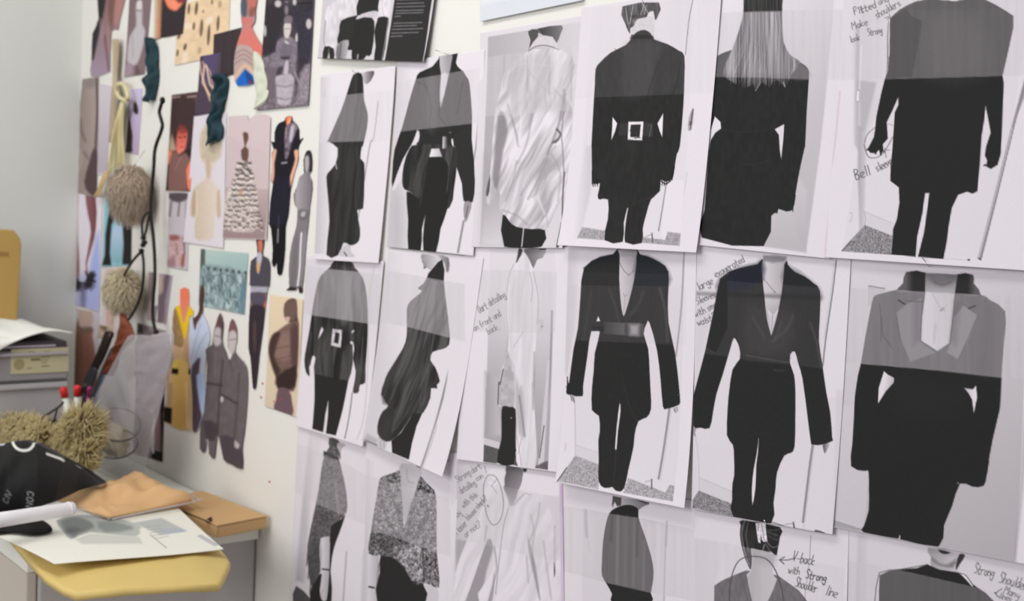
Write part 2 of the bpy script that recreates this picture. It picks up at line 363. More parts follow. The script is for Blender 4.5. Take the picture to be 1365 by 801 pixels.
def p14(c):
    c.Q("E 200 40 E 735 -10 F 690 592 F 120 552",218)
    c.Q("F 100 560 F 165 60 F 240 60 F 170 490 F 150 555",LG("F 125 300","F 185 300",222,195),2,.7)
    c.L("E 738 0 E 715 110 E 695 292",1,110,.9); c.L("F 712 200 F 685 420",.9,185,.8); c.Q("F 605 240 F 700 240 F 690 570 F 600 560 F 590 500",224,1)
    c.Q("F 170 492 F 300 512 F 300 562 F 148 550",NZ(160,28,.9,.9,2)); c.Q("F 490 545 F 612 560 F 620 517 F 690 525 F 688 592 F 490 575",NZ(160,28,.9,.9,2))
    c.L("F 605 255 F 575 510",2.2,140); c.L("F 608 250 F 580 510",1,225); c.L("F 540 525 F 546 572",1.8,110); c.L("F 505 545 F 540 530",1,150)
    c.P("E 735 575 E 742 600 E 732 690 E 712 695 E 714 630",170); c.L("E 738 585 728 640 734 600 724 690",1.1,60); c.P("E 722 645 733 648 730 670 718 668",90)
    c.P("E 362 35 E 558 14 E 550 90 E 535 105 E 528 60 E 500 70 E 490 95 E 430 140 E 405 150 E 402 182 E 378 130",NZ(72,22,1.8,12,4)); c.Q("E 400 80 E 490 90 E 470 140 E 430 140",LG("E 430 90","E 440 140",50,180),1)
    for q in ("E 420 30 E 400 130","E 380 40 E 392 130","E 470 20 E 500 70","E 480 20 E 460 80","E 490 30 E 480 75"): c.L(q,1,190,.7)
    c.P("E 425 135 E 440 105 E 480 95 E 525 90 E 530 150 E 522 185 E 480 165 E 440 172 E 412 198 E 408 160",NZ(205,6))
    c.P("E 412 200 E 440 170 E 480 160 E 512 178 E 530 210 E 600 235 E 660 270 E 690 298 E 690 420 E 685 560 E 670 780 F 655 100 F 645 170 F 635 235 F 595 250 F 572 240 F 570 300 F 525 345 F 505 420 F 490 500 F 490 577 F 403 573 F 396 480 F 403 390 F 388 470 F 390 571 F 294 561 F 302 450 F 296 345 F 250 345 F 240 320 F 248 258 F 212 262 F 203 190 F 198 60 E 197 780 E 205 600 E 214 450 E 218 370 E 240 335 E 300 280 E 380 240",NZ(40,3,3,9))
    c.L("F 404 392 F 396 470 F 396 572",1.1,215); c.L("F 400 390 F 470 350 F 540 330",.9,52,.8)
    c.P("E 308 625 E 332 658 E 322 700 E 302 748 E 306 680",228,.5,1,0); c.P("E 577 605 E 574 732 E 560 700 E 547 660",228,.5,1,0)
    c.Q("E 345 658 E 520 655 E 525 728 E 340 722",54); c.L("E 515 668 E 505 730",1,110,.8); c.L("E 496 668 E 520 668",.8,90,.8)
    c.Q("E 392 650 E 472 649 E 466 749 E 389 746",NZ(228,14,2,2)); c.Q("E 405 665 E 458 664 E 453 733 E 402 732",46); c.L("E 425 738 E 455 735 ",1.5,90,.8); c.L("E 408 672 E 403 700",1.4,60)
    for q in ("F 205 190 F 208 260","F 212 240 F 235 262 F 232 245","F 575 245 F 600 262 F 625 245","F 643 170 F 632 240"): c.L(q,1.6,25,.9)
    for q in ("F 208 255 F 214 275","F 220 260 F 224 272","F 233 258 F 236 272","F 582 250 F 580 268","F 594 252 F 592 270","F 605 250 F 606 264"): c.L(q,1.3,45,.8,.5)
    c.V("E 110 525 E 870 494 E 900 -60 E 140 -60",.14,190,4)
    c.P("E 375 230 E 560 220 E 545 330 E 500 505 E 360 515 E 370 350",110,5,.2); c.L("E 560 320 E 520 420 E 495 505",1.3,45,.5); c.L("E 670 330 E 655 420 E 630 500",1.3,40,.5); c.L("E 320 260 E 370 300",1,50,.5); c.Q("E 410 185 E 525 190 E 530 208 E 400 208",42,.8,.7)
    c.P("F 380 20 F 400 100 F 395 200 F 440 60",52,3,.4)
def p15(c):
    c.Q("E 870 -120 G 735 -100 G 712 200 G 655 800 H 592 626 H 30 548 G 70 740 G 103 60",LG("G 150 0","G 650 600",222,192))
    c.Q("G 715 100 G 590 800 H 540 180 H 530 500 H 590 625 H 660 0",LG("G 700 300","H 560 600",198,178),3,.7); c.Q("H 365 592 H 530 200 H 590 300 H 592 626",LG("H 560 200","H 560 620",205,178),3,.7)
    c.P("G 92 320 G 130 285 G 190 265 G 300 230 G 450 262 G 500 310 G 560 340 G 590 368 G 594 420 G 582 600 G 576 780 H 575 60 H 548 190 H 528 320 H 522 378 H 512 402 H 480 408 H 440 395 H 434 418 H 402 432 H 366 594 H 34 548 H 45 400 H 60 130 H 68 50 G 65 720 G 78 580 G 90 420",NZ(38,3,4,9))
    c.P("G 95 622 G 125 652 G 128 686 G 98 708 G 75 745 G 66 775 G 75 690",222,.5,1,0); c.P("G 462 663 G 412 690 G 434 720 G 440 800 H 448 130 H 458 20",215,.5,1,0); c.Q("G 60 780 G 75 690 G 66 800",225)
    c.P("H 524 320 H 530 322 H 524 370 H 518 372",30); c.L("H 516 375 H 517 408",1.2,40)
    c.L("H 240 150 H 300 160 H 380 135",1.,55,.6); c.L("G 130 690 G 250 705 G 400 690",1.,52,.5)
    def hair(x,y):
        t=np.clip((y-95)/25,0,1)[:,None]; n=(vnoise(x/1.3,y/40+x*.05,9)-.5)*110; n2=(vnoise(x/5,y/60,19)-.5)*70
        return g(100)*(1-t)+g(48)*t+(n+n2)[:,None]*(1-t*.55)
    c.P("G 262 -90 G 448 -90 G 452 30 G 452 90 G 460 225 G 500 300 G 545 330 G 500 400 G 480 445 G 462 462 G 430 430 G 400 440 G 385 470 G 345 440 G 310 485 G 300 450 G 255 470 G 200 445 G 165 425 G 140 400 G 150 340 G 185 265 G 225 150 G 245 60",hair,.9)
    c.Q("G 262 -90 G 449 -90 G 452 62 G 245 66",NZ(50,20,1.2,30,7),.8)
    for i in range(26):
        x=200+i*11; r=random.Random(i); c.L(f"G {270+i*6.5} 66 G {255+i*9-20} 230 G {150+i*13} {395+r.randint(0,60)}",.6,r.choice([190,180,60,70]),.4,.4)
    c.L("G 310 485 G 325 460 G 335 440",1.1,150,.8); c.L("G 458 440 G 466 462",1.5,170,.8); c.L("G 490 300 G 520 340 G 500 390",.7,175,.7); c.L("G 470 300 G 545 325",.7,90,.6)
    c.V("G 60 72 G 300 60 G 860 48 G 860 430 G 592 424 G 350 416 G 40 410",.36,196,6)
    c.P("G 440 270 G 592 372 G 592 420 G 480 420",150,3,.25)
def p16(c):
    c.Q("I 175 -60 I 1110 -60 I 975 800 J 842 742 J 105 700 I 175 800",216)
    c.Q("I 190 30 I 350 30 I 330 400 I 290 600 I 215 720 I 185 800",LG("I 200 300","I 330 300",200,214),2,.8); c.Q("J 180 30 J 222 60 J 218 560 J 195 600 J 178 300",LG("J 180 200","J 218 200",165,198),1.5,.9)
    c.Q("I 160 130 I 185 130 I 178 800 J 155 130 I 150 700",LG("I 150 400","I 190 400",215,150),1.5,.9); c.L("I 195 250 I 186 480",1.2,235); c.Q("I 186 430 I 275 440 I 215 700 I 188 700",172,2,.7)
    c.P("I 170 485 I 186 482 I 184 540 I 166 545",225,.5,1,0); c.L("I 170 485 186 482 184 540 166 545",.6,110,.8,.4,0,True); c.L("J 140 495 152 500 146 540 138 540",.7,150,.7)
    c.Q("J 150 640 J 222 560 J 372 618 J 370 720 J 105 700",NZ(135,45,.9,.9,2)); c.Q("J 222 490 J 372 552 J 372 616 J 222 560",208); c.L("J 222 490 J 372 552",.7,180); c.L("J 218 490 J 220 560 J 155 645",.9,165); c.L("J 105 698 J 150 645",1.4,80)
    c.Q("I 1061 430 I 1090 300 I 1062 520 J 1018 0 J 850 745 J 830 740 J 1000 20",150,.8); c.L("J 1003 40 J 836 735",1.2,205,.8); c.L("I 1072 430 J 1016 10 J 848 742",1.2,120)
    c.L("J 650 740 J 790 748",1,190,.8); c.E(1295.5,346.5,1.8,1.2,40); c.P("J 830 735 J 850 740 J 845 750",80)
    c.P("I 345 100 I 400 50 I 480 12 I 560 -10 I 620 0 I 690 8 I 740 -2 I 820 -18 I 900 20 I 960 55 I 1005 85 I 1004 150 I 980 260 I 947 405 I 953 440 I 950 560 I 945 700 J 945 60 J 942 180 J 925 240 J 890 262 J 864 248 J 868 215 J 856 190 J 862 140 J 885 68 J 872 0 I 868 620 I 857 568 I 850 640 J 838 80 J 830 240 J 820 380 J 795 394 J 765 383 J 717 400 J 685 470 J 672 560 J 662 660 J 648 742 J 512 730 J 540 600 J 553 480 J 562 390 J 540 390 J 528 500 J 505 620 J 500 730 J 370 718 J 374 580 J 392 530 J 403 440 J 398 360 J 352 325 J 352 240 I 360 800 I 372 600 I 391 560 I 391 518 I 360 590 I 330 652 I 336 740 I 310 770 J 312 165 J 300 185 J 290 160 J 272 178 J 245 176 J 228 158 J 262 90 I 268 690 I 275 620 I 300 500 I 320 420 I 340 370 I 345 250",NZ(36,2),.5,1,1)
    c.P("J 856 235 J 866 240 J 860 246 J 848 246",40)
    for q in ("J 225 160 J 240 145","J 272 180 J 280 150","J 298 188 J 295 150","J 310 165 J 305 140"): c.L(q,1.8,40)
    c.L("I 650 2 I 690 10 I 740 0",1.2,25,.7)
    c.V("I -60 60 I 1120 40 I 1120 400 I 947 406 I 600 416 I 325 424 I -60 430",.38,198,6)
    c.V("I -60 -90 I 1120 -90 I 1120 40 I -60 60",.36,198,6)
    c.P("I 345 100 I 430 48 I 470 90 I 515 110 I 517 140 I 490 280 I 463 412 I 325 424",60,.8,.32,1)
    c.P("I 560 100 I 720 60 I 850 200 I 830 400 I 560 410",140,14,.15)
    pen=95
    c.L("Z 1120 122 Z 1114 190 Z 1106 250 Z 1104 340",2.4,(206,182,194),.7,1.)
    c.L("J 212 120 J 228 75 J 268 40",1.1,pen,.8,.5); c.L("J 335 20 J 368 30",1,130,.7); c.L("J 362 90 J 330 150 J 300 188 J 262 203 J 228 190 J 210 130",1.2,pen,.8,.5)
    c.L("J 310 165 J 345 160",1,pen,.8); c.L("J 322 175 J 312 165 J 325 150",1,pen,.8); c.L("J 322 168 J 328 200",1,pen,.8)
    c.L("I 500 5 I 430 35 I 350 100 I 336 160 I 334 260 I 338 370",1,90,.8,.5); c.L("I 345 105 I 342 300",1,225,.9,.4)
    c.L("v 680 275 v 750 250 v 720 300",.9,80,.8); c.L("v 750 215 v 765 260",.9,80,.8)
    c.T("Fitted",'v 225 225',9.5,-19,1.1,85,1.2,.9,.8); c.L("v 225 140 v 320 95 v 345 200",.9,90,.8,.4,0); c.T("and",'v 590 70',8.5,-17,1.,95,1.2,.85)
    c.T("Make",'v 190 445',9.5,-17,1.,95,1.,.9,.8); c.T("shoulders",'v 560 280',10,-29,1.,90,.8,.85,.62)
    c.T("look",'v 165 645',8.5,-17,1.,95,.8,.85,.65); c.T("Strong",'v 430 540',9.,-10,1.,90,.7,.85,.5)
    c.T("Bell",'J 170 318',13,-21,1.3,85,1.,.9,.75); c.T("sleeve",'J 282 275',11,-27,1.2,90,.7,.9,.55)
def p21(c):
    c.Q("K 60 60 K 500 85 L 480 480 L 20 390",LG("K 100 300","K 60 700",214,224))
    c.L("K 440 85 K 425 180 K 408 300 L 395 300 L 360 460",1.4,185,.7,.8); c.L("L 322 215 L 312 330 L 295 455",1.6,130)
    c.P("K 225 70 K 315 76 K 330 105 K 375 160 K 398 260 K 402 400 K 398 520 K 390 640 L 390 160 L 362 172 L 358 205 L 345 217 L 325 210 L 330 170 L 338 100 L 322 30 L 330 -20 K 320 500 K 322 620 K 300 710 K 270 716 K 235 700 K 120 685 K 125 590 K 108 580 K 98 625 K 92 640 K 95 685 K 75 665 K 65 600 K 75 530 K 90 440 K 103 350 K 125 220 K 150 150 K 200 105",CL(36,74,92,5,40,3))
    c.P("L 120 112 L 200 130 L 300 150 L 275 300 L 245 441 L 190 430 L 196 330 L 195 257 L 182 330 L 175 424 L 115 406 L 122 250",40,.5,1,1)
    c.Q("L 185 430 L 195 258 L 175 424",215)
    c.P("K 158 422 K 166 440 K 150 470 K 138 488 K 148 445",222,.6,1,0); c.P("K 325 440 K 330 446 K 315 458 K 318 446",215); c.E(468.5,456.8,1.8,1.8,225)
    c.Q("K 216 434 K 268 440 K 258 534 K 206 521",NZ(200,25,3,3)); c.Q("K 230 452 K 252 455 K 246 514 K 222 506",45); c.Q("K 262 445 K 300 450 K 310 520 K 270 515",36,1,.7)
    for q in ("K 180 560 K 165 680","K 225 560 K 215 690","K 275 560 K 260 700","K 100 460 K 90 560","K 375 480 K 365 660"): c.L(q,2.2,92,.5,1.2)
    c.P("K 235 570 K 265 600 K 255 700 K 220 690",28,2,.5)
    c.V("K 40 90 K 175 113 K 345 128 K 470 145 K 470 420 K 398 405 K 300 390 K 105 362 K 40 350",.56,200)
    for q in ("K 180 140 K 150 340","K 225 130 K 215 370","K 300 135 K 310 380","K 350 160 K 370 380"): c.L(q,2,150,.3,1.5)
    c.P("K 255 130 K 290 130 K 300 390 K 240 380",170,4,.3)
def p22(c):
    c.Q("K 480 20 K 930 60 L 860 640 L 390 465",LG("K 480 300","K 600 300",208,222)); c.Q("K 480 20 K 470 400 K 440 790 L 400 465 L 440 480 K 500 790 K 560 100",LG("K 460 300","K 540 300",205,218),3,.6)
    c.Q("L 400 465 L 475 490 L 480 460 L 420 430",165,2,.7); c.L("L 415 465 L 480 492",1.6,90,.8)
    c.P("L 833 90 L 812 250 L 770 430 L 737 600 L 728 597 L 780 350",140,.7); c.P("L 790 400 L 745 600 L 738 600 L 775 400",200,.8)
    c.P("K 690 35 K 760 45 K 790 65 K 760 90 K 745 122 K 715 105 K 700 97 K 688 62",LG("K 690 60","K 770 60",150,205)); c.P("K 770 40 K 833 55 K 835 120 K 822 130 K 810 80",LG("K 780 60","K 835 60",180,110),1)
    c.P("K 700 95 K 715 105 K 700 115",120)
    c.P("K 798 62 K 803 120 K 810 190 K 822 300 K 838 440 K 836 518 K 800 542 K 750 557 K 738 600 K 765 640 K 790 712 K 775 730 L 777 192 L 745 190 L 743 240 L 710 320 L 660 330 L 640 350 L 600 420 L 548 470 L 510 465 L 476 425 L 475 360 L 495 310 L 522 282 L 482 222 L 495 160 L 515 105 L 570 15 K 605 505 K 612 430 K 610 330 K 630 285 K 690 235 K 672 222 K 672 212 K 700 190 K 722 150 K 750 110",CL(42,84,110,5,45,5))
    c.P("K 798 65 K 808 176 K 718 160 K 748 112",42,.6)
    c.P("L 553 468 L 600 425 L 655 325 L 705 322 L 680 390 L 665 480 L 660 567 L 565 531",40,.5,1,1)
    c.P("L 480 455 L 530 475 L 522 515 L 488 500",195); c.L("L 495 470 L 500 500",1,120,.7); c.L("L 515 475 L 518 505",1,120,.7)
    for q,t in (("K 740 440 K 720 600 L 680 200 L 600 360 L 540 430",95),("K 755 460 K 735 600",120),("L 690 100 L 640 250",100),("L 700 60 L 690 280",90),("L 730 100 L 705 280",95),("L 540 300 L 560 380",90),("L 590 60 L 540 240",85)): c.L(q,1.4,t,.55,.9)
    c.P("L 475 425 L 480 350 L 530 290 L 560 330 L 545 400 L 560 440 L 540 468 L 505 465",46,1.2,.7); c.P("L 482 222 L 570 20 L 590 10 L 545 150 L 520 280",48,2,.6)
    c.V("K 470 116 K 720 160 K 920 195 K 920 500 K 833 480 K 700 445 K 612 422 K 470 398",.5,200)
    for q in ("K 740 190 K 690 430","K 770 200 K 760 450","K 800 200 K 810 460","K 680 260 K 660 420"): c.L(q,1.8,90,.25,1.4)
def p23(c):
    c.Q("M 170 45 M 525 45 M 500 800 N 492 583 N 145 540",LG("N 150 200","M 350 300",170,218)); c.Q("M 40 40 M 170 45 M 158 790 M 30 790",224)
    c.Q("N 150 60 N 225 100 N 225 260 N 240 400 N 147 410",LG("N 150 200","N 235 200",160,200),3,.8)
    c.Q("N 147 415 N 238 440 N 232 475 N 147 450",205); c.Q("N 146 450 N 232 476 N 216 552 N 145 542",NZ(90,12,1,1)); c.Q("N 308 490 N 332 520 N 332 565 N 305 557",NZ(85,10,1,1)); c.Q("N 410 572 N 440 555 N 492 535 N 492 585",NZ(100,16,1,1))
    c.L("M 505 380 M 490 780 N 465 300 N 438 505",2.6,150,.9,.8); c.Q("N 492 0 N 470 540 N 440 560 N 455 300 N 480 0",205,1); c.L("N 465 350 N 445 520",1.5,80,.8); c.L("N 408 50 N 405 260",2,120,.7,1)
    c.P("M 372 45 M 470 45 M 460 85 M 450 97 M 425 105 M 405 150 M 385 110 M 355 60",LG("M 375 80","M 465 70",110,165)); c.L("M 440 50 M 470 48",1.6,50); c.P("M 328 42 M 350 60 M 330 95 M 310 130 M 320 80",70)
    c.P("M 345 60 M 365 75 M 385 110 M 405 165 M 425 250 M 432 330 M 425 450 M 415 600 M 408 780 N 412 260 N 425 420 N 425 572 N 335 572 N 318 480 N 312 262 N 245 246 N 218 238 N 222 130 M 225 760 M 240 680 M 270 600 M 268 500 M 256 420 M 262 300 M 275 180 M 300 130 M 335 108",CL(210,230,94,6,70,8))
    c.P("M 272 590 M 292 700 N 300 60 N 305 150 N 302 245 N 270 250 N 222 238 N 225 130 M 225 770 M 245 680",NZ(182,12,5,5),1); c.P("M 285 640 M 330 790 N 345 140 N 365 405 N 330 390 N 312 262 N 305 60",165,2.5,.6)
    c.L("M 245 690 M 228 770 N 222 120 N 218 235",1.6,80,.8); c.L("N 330 190 N 362 405",2,110,.6,1.2); c.L("M 410 600 M 405 790 N 402 120 N 405 260",2.4,150,.6,1.2); c.L("N 320 400 N 350 560",1,150,.6); c.L("N 345 420 N 330 500",1,150,.6)
    c.L("M 385 170 M 400 250 M 395 330",1,160,.8); c.L("M 405 170 M 425 260 M 432 340 M 425 450",.9,150,.8); c.L("M 300 130 M 275 190 M 262 300 M 262 420 M 272 500 M 262 600",1,160,.7); c.L("M 310 200 M 290 300",2,195,.6,1.5); c.L("M 350 490 M 300 570",1.5,180,.6)
    c.L("M 435 430 M 455 440 M 450 470",3,175,.5,1.5); c.E(722.5,435,.8,.8,60)
    c.P("N 243 246 N 280 250 N 311 264 N 313 400 N 309 556 N 218 545 N 238 420 N 236 300",42); c.E(682,557,.8,.8,190); c.P("N 312 476 N 320 478 N 312 500",40)
    c.V("M 40 158 M 320 160 M 533 172 M 520 495 M 272 495 M 32 484",.3,192,5)
    c.T("Dart",'M 118 388',10.5,-30,.9,110,.6,.85,.45); c.T("detailing",'M 172 352',9.5,-30,.9,110,.5,.85,.55); c.T("on front and",'M 92 488',9,-31,.9,115,.6,.85,.6); c.T("back",'M 165 502',8.5,-27,.9,115,.6,.85,.7)
def p24(c):
    c.Q("O 68 44 O 692 60 P 665 668 P 50 562",217)
    c.Q("O 72 44 O 135 46 O 100 500 O 60 780 O 55 500",LG("O 75 300","O 130 300",196,216),1.5,.8)
    c.L("O 690 70 O 675 350 O 645 620",2,140,.8,.8); c.Q("P 0 0 P 68 0 P 110 110 P 128 420 P 55 556 P 0 500",222,.8); c.L("P 112 120 P 128 370 P 130 425",.8,175); c.L("P 128 370 P 250 412",.8,185); c.Q("P 130 372 P 250 412 P 252 470 P 130 425",210,.6)
    c.L("P 78 360 P 76 400",1,160,.6)
    c.Q("P 130 425 P 255 472 P 270 605 P 52 560 P 92 492",NZ(165,38,.9,.9,2)); c.Q("P 418 545 P 540 590 P 618 622 P 640 580 P 665 588 P 662 668 P 400 622",NZ(165,38,.9,.9,2))
    c.L("P 615 175 P 597 360 P 578 548",3,145,.95,.5); c.L("P 626 175 P 590 560",1,200,.8); c.L("P 542 552 P 546 600",1.8,110); c.L("P 510 565 P 540 558",1,160); c.L("P 52 560 P 92 490",1.4,50,.8)
    c.P("P 270 588 P 300 598 P 318 600 P 315 613 P 275 606",225); c.P("P 352 605 P 380 612 P 402 600 P 398 618 P 360 614",228)
    c.P("O 340 42 O 432 46 O 452 75 O 490 85 O 560 118 O 606 168 O 604 300 O 606 440 O 640 600 O 664 790 P 670 130 P 665 158 P 605 178 P 580 168 P 565 30 O 545 590 O 505 440 O 490 446 O 474 500 O 498 580 O 506 700 P 512 80 P 517 180 P 495 225 P 452 246 P 435 320 P 433 380 P 415 500 P 403 598 P 378 616 P 352 605 P 340 592 P 300 597 P 264 560 P 255 450 P 246 345 P 251 300 P 243 216 P 205 185 P 203 60 O 210 700 O 215 600 O 240 488 O 194 488 O 175 620 O 155 780 P 153 112 P 85 105 P 66 90 P 75 30 O 80 760 O 100 580 O 122 470 O 135 300 O 154 148 O 240 90 O 310 75",NZ(40,3))
    c.P("P 350 150 P 356 190 P 346 300 P 344 392 P 336 385 P 339 270",222); c.L("P 342 395 P 345 590",.8,58,.8)
    c.P("O 345 80 O 335 60 O 345 45 O 432 48 O 434 90 O 432 150 O 412 260 O 375 392 O 362 395 O 350 320 O 342 200",LG("O 342 200","O 432 200",205,165)); c.Q("O 342 45 O 432 47 O 430 90 O 350 90",150,1.5,.6)
    c.L("O 345 120 O 365 160 O 395 185 O 415 165",.9,110,.9); c.L("O 365 285 O 375 300 O 385 290",.8,120,.8); c.L("O 372 300 O 368 385",.9,160,.9); c.E(838,366.5,1.3,1.3,140)
    c.Q("O 262 436 O 474 448 O 472 514 O 258 500",LG("O 262 470","O 400 470",52,95)); c.Q("O 372 446 O 474 448 O 472 514 O 372 508",LG("O 372 470","O 474 478",60,70)); c.Q("O 400 450 O 450 450 O 446 510 O 400 508",175,3.2,.8)
    c.P("O 231 406 O 241 432 O 221 434",228,.5,1,0); c.Q("O 204 460 O 262 462 O 262 486 O 200 486",30,.7)
    for q in ("P 90 108 P 98 135","P 100 110 P 112 145","P 640 178 P 648 198","P 655 170 P 658 192"): c.L(q,1.1,100,.8)
    c.P("P 84 104 P 108 108 P 112 130 P 104 142 P 95 128",175,.5,.8); c.P("P 634 178 P 660 168 P 660 190 P 648 200 P 640 192",170,.5,.8)
    for q in ("P 92 110 P 100 136","P 102 112 P 110 142","P 640 180 P 646 196"): c.L(q,.8,70,.7,.4)
    c.L("O 70 730 O 72 790 P 68 60",1.6,35,.8)
    c.Q("O 150 150 O 330 85 O 340 45 O 310 75 O 240 90",(30,34,46),2,.6); c.P("O 440 80 O 560 120 O 605 170 O 605 240 O 440 240",(34,38,48),4,.6)
    c.V("O 150 170 O 610 180 O 606 246 O 150 238",.05,180,2); c.V("O 60 240 O 700 246 O 700 560 O 50 532",.12,190,4)
    for q,t in (("O 290 260 O 330 380 O 340 430",85),("O 470 270 O 450 340 O 400 400",85),("O 560 260 O 590 380 O 600 540",105),("O 190 270 O 170 420 O 150 530",75),("O 545 260 O 560 400 O 600 520",60)): c.L(q,2.4,t,.5,2)
    c.L("P 360 0 P 400 160 P 450 245",1.,52,.8); c.E(905,526,.9,.7,90)
def p25(c):
    c.Q("Q 68 28 Q 885 62 R 825 775 R 60 630",217); c.Q("Q 70 28 Q 330 40 Q 200 165 Q 60 780",LG("Q 80 300","Q 200 200",205,218),3,.7)
    c.Q("Q 820 70 Q 885 62 Q 870 800 Q 740 800",222,.8); c.L("Q 822 68 Q 800 250 Q 765 480 Q 748 630",1.6,105,.9); c.L("Q 812 68 Q 790 250 Q 755 480",1.2,190,.7)
    c.Q("R 820 0 R 880 0 R 850 500 R 812 700",205,2,.6)
    c.L("R 697 290 R 680 430 R 655 700",3.2,145); c.L("R 706 290 R 660 740",1,190,.8); c.Q("R 95 465 R 272 540 R 272 604 R 97 536",209,.6); c.L("R 95 465 R 272 540",.7,185); c.L("R 70 240 R 90 350 R 97 535",.8,185,.8)
    c.Q("R 97 536 R 272 605 R 282 674 R 62 628 R 66 590",NZ(135,45,.9,.9,2)); c.L("R 62 590 R 97 536",1.2,120,.7); c.L("R 485 700 R 555 722",1.5,110,.8); c.L("R 604 704 R 612 742",2,85); c.L("R 560 715 R 605 708",1,140); c.P("R 722 742 R 770 756 R 768 768 R 722 760",95)
    c.P("R 60 190 R 78 200 R 70 225 R 76 248 R 60 232",150); c.P("R 752 288 R 788 284 R 778 310 R 762 338 R 754 315",LG("R 752 300","R 785 300",90,190))
    c.P("Q 425 62 Q 545 62 Q 562 92 Q 600 130 Q 650 152 Q 700 190 Q 735 232 Q 733 380 Q 728 500 Q 745 620 Q 768 780 R 788 120 R 800 250 R 800 272 R 742 292 R 695 290 R 685 270 R 668 150 Q 640 700 Q 618 620 Q 600 555 Q 576 570 Q 575 620 Q 595 680 Q 602 760 R 602 150 R 600 300 R 580 335 R 545 350 R 508 440 R 503 520 R 494 600 R 485 710 R 283 674 R 273 580 R 272 500 R 281 450 R 278 350 R 272 292 R 240 240 R 243 100 Q 250 770 Q 268 650 Q 306 595 Q 305 540 Q 290 500 Q 273 484 Q 255 540 Q 215 680 Q 182 785 R 165 120 R 148 202 R 100 200 R 58 188 R 58 40 Q 62 780 Q 95 650 Q 125 530 Q 165 350 Q 202 165 Q 300 110 Q 400 88",NZ(40,3))
    c.P("R 408 258 R 404 340 R 397 400 R 395 520 R 382 612 R 376 520 R 384 420 R 398 340",222)
    c.P("Q 430 45 Q 555 50 Q 543 90 Q 537 180 Q 515 320 Q 480 450 Q 472 458 Q 450 380 Q 437 260 Q 428 180",LG("Q 440 200","Q 535 200",205,175)); c.Q("Q 430 42 Q 555 48 Q 540 75 Q 480 82 Q 432 70",130,1.5,.8)
    c.P("Q 455 335 Q 475 352 Q 495 350 Q 512 330 Q 480 452 Q 470 452",232,.8); c.L("Q 482 355 Q 475 450",.9,170); c.L("Q 432 165 Q 460 200 Q 490 235",.8,120); c.E(1033,389.5,1.2,1.6,125)
    c.P("Q 200 165 Q 300 110 Q 395 88 Q 428 70 Q 428 170 Q 300 240 Q 190 240",(30,32,46),4,.8); c.P("Q 550 90 Q 700 190 Q 735 232 Q 733 290 Q 550 240",(36,36,40),4,.5)
    c.L("Q 340 575 Q 480 600 Q 572 612",1.2,80,.7); c.L("Q 340 565 Q 480 585 Q 575 590",1.2,35,.8); c.L("Q 490 655 Q 540 655",1.6,75,.6,1)
    c.V("Q 60 165 Q 740 212 Q 740 645 Q 340 600 Q 60 555",.1,195,4); c.Q("Q 70 235 Q 740 255 Q 740 280 Q 70 255",38,2,.35)
    for q,t in (("Q 380 380 Q 440 480",80),("Q 590 360 Q 560 430 Q 480 500",90),("Q 680 400 Q 715 500 Q 740 640",95),("Q 530 400 Q 490 500",85),("Q 200 420 Q 150 550",75)): c.L(q,2.2,t,.5,2)
    c.P("Q 340 300 Q 470 330 Q 600 360 Q 560 560 Q 340 570",95,10,.22)
    for s,p,h,a in (("large",'Q 88 230',10.5,-27),("exagerated",'Q 178 160',9.5,-29),("Sleeves",'Q 78 302',9,-22),("with small",'Q 70 372',9,-27),("waist?",'Q 82 418',9.5,-20)): c.T(s,p,h,a,1.,95,.8,.9,.68)
    c.P("Q 125 530 Q 200 165 Q 240 145 Q 240 420 Q 180 560",40,.6,.9,0)
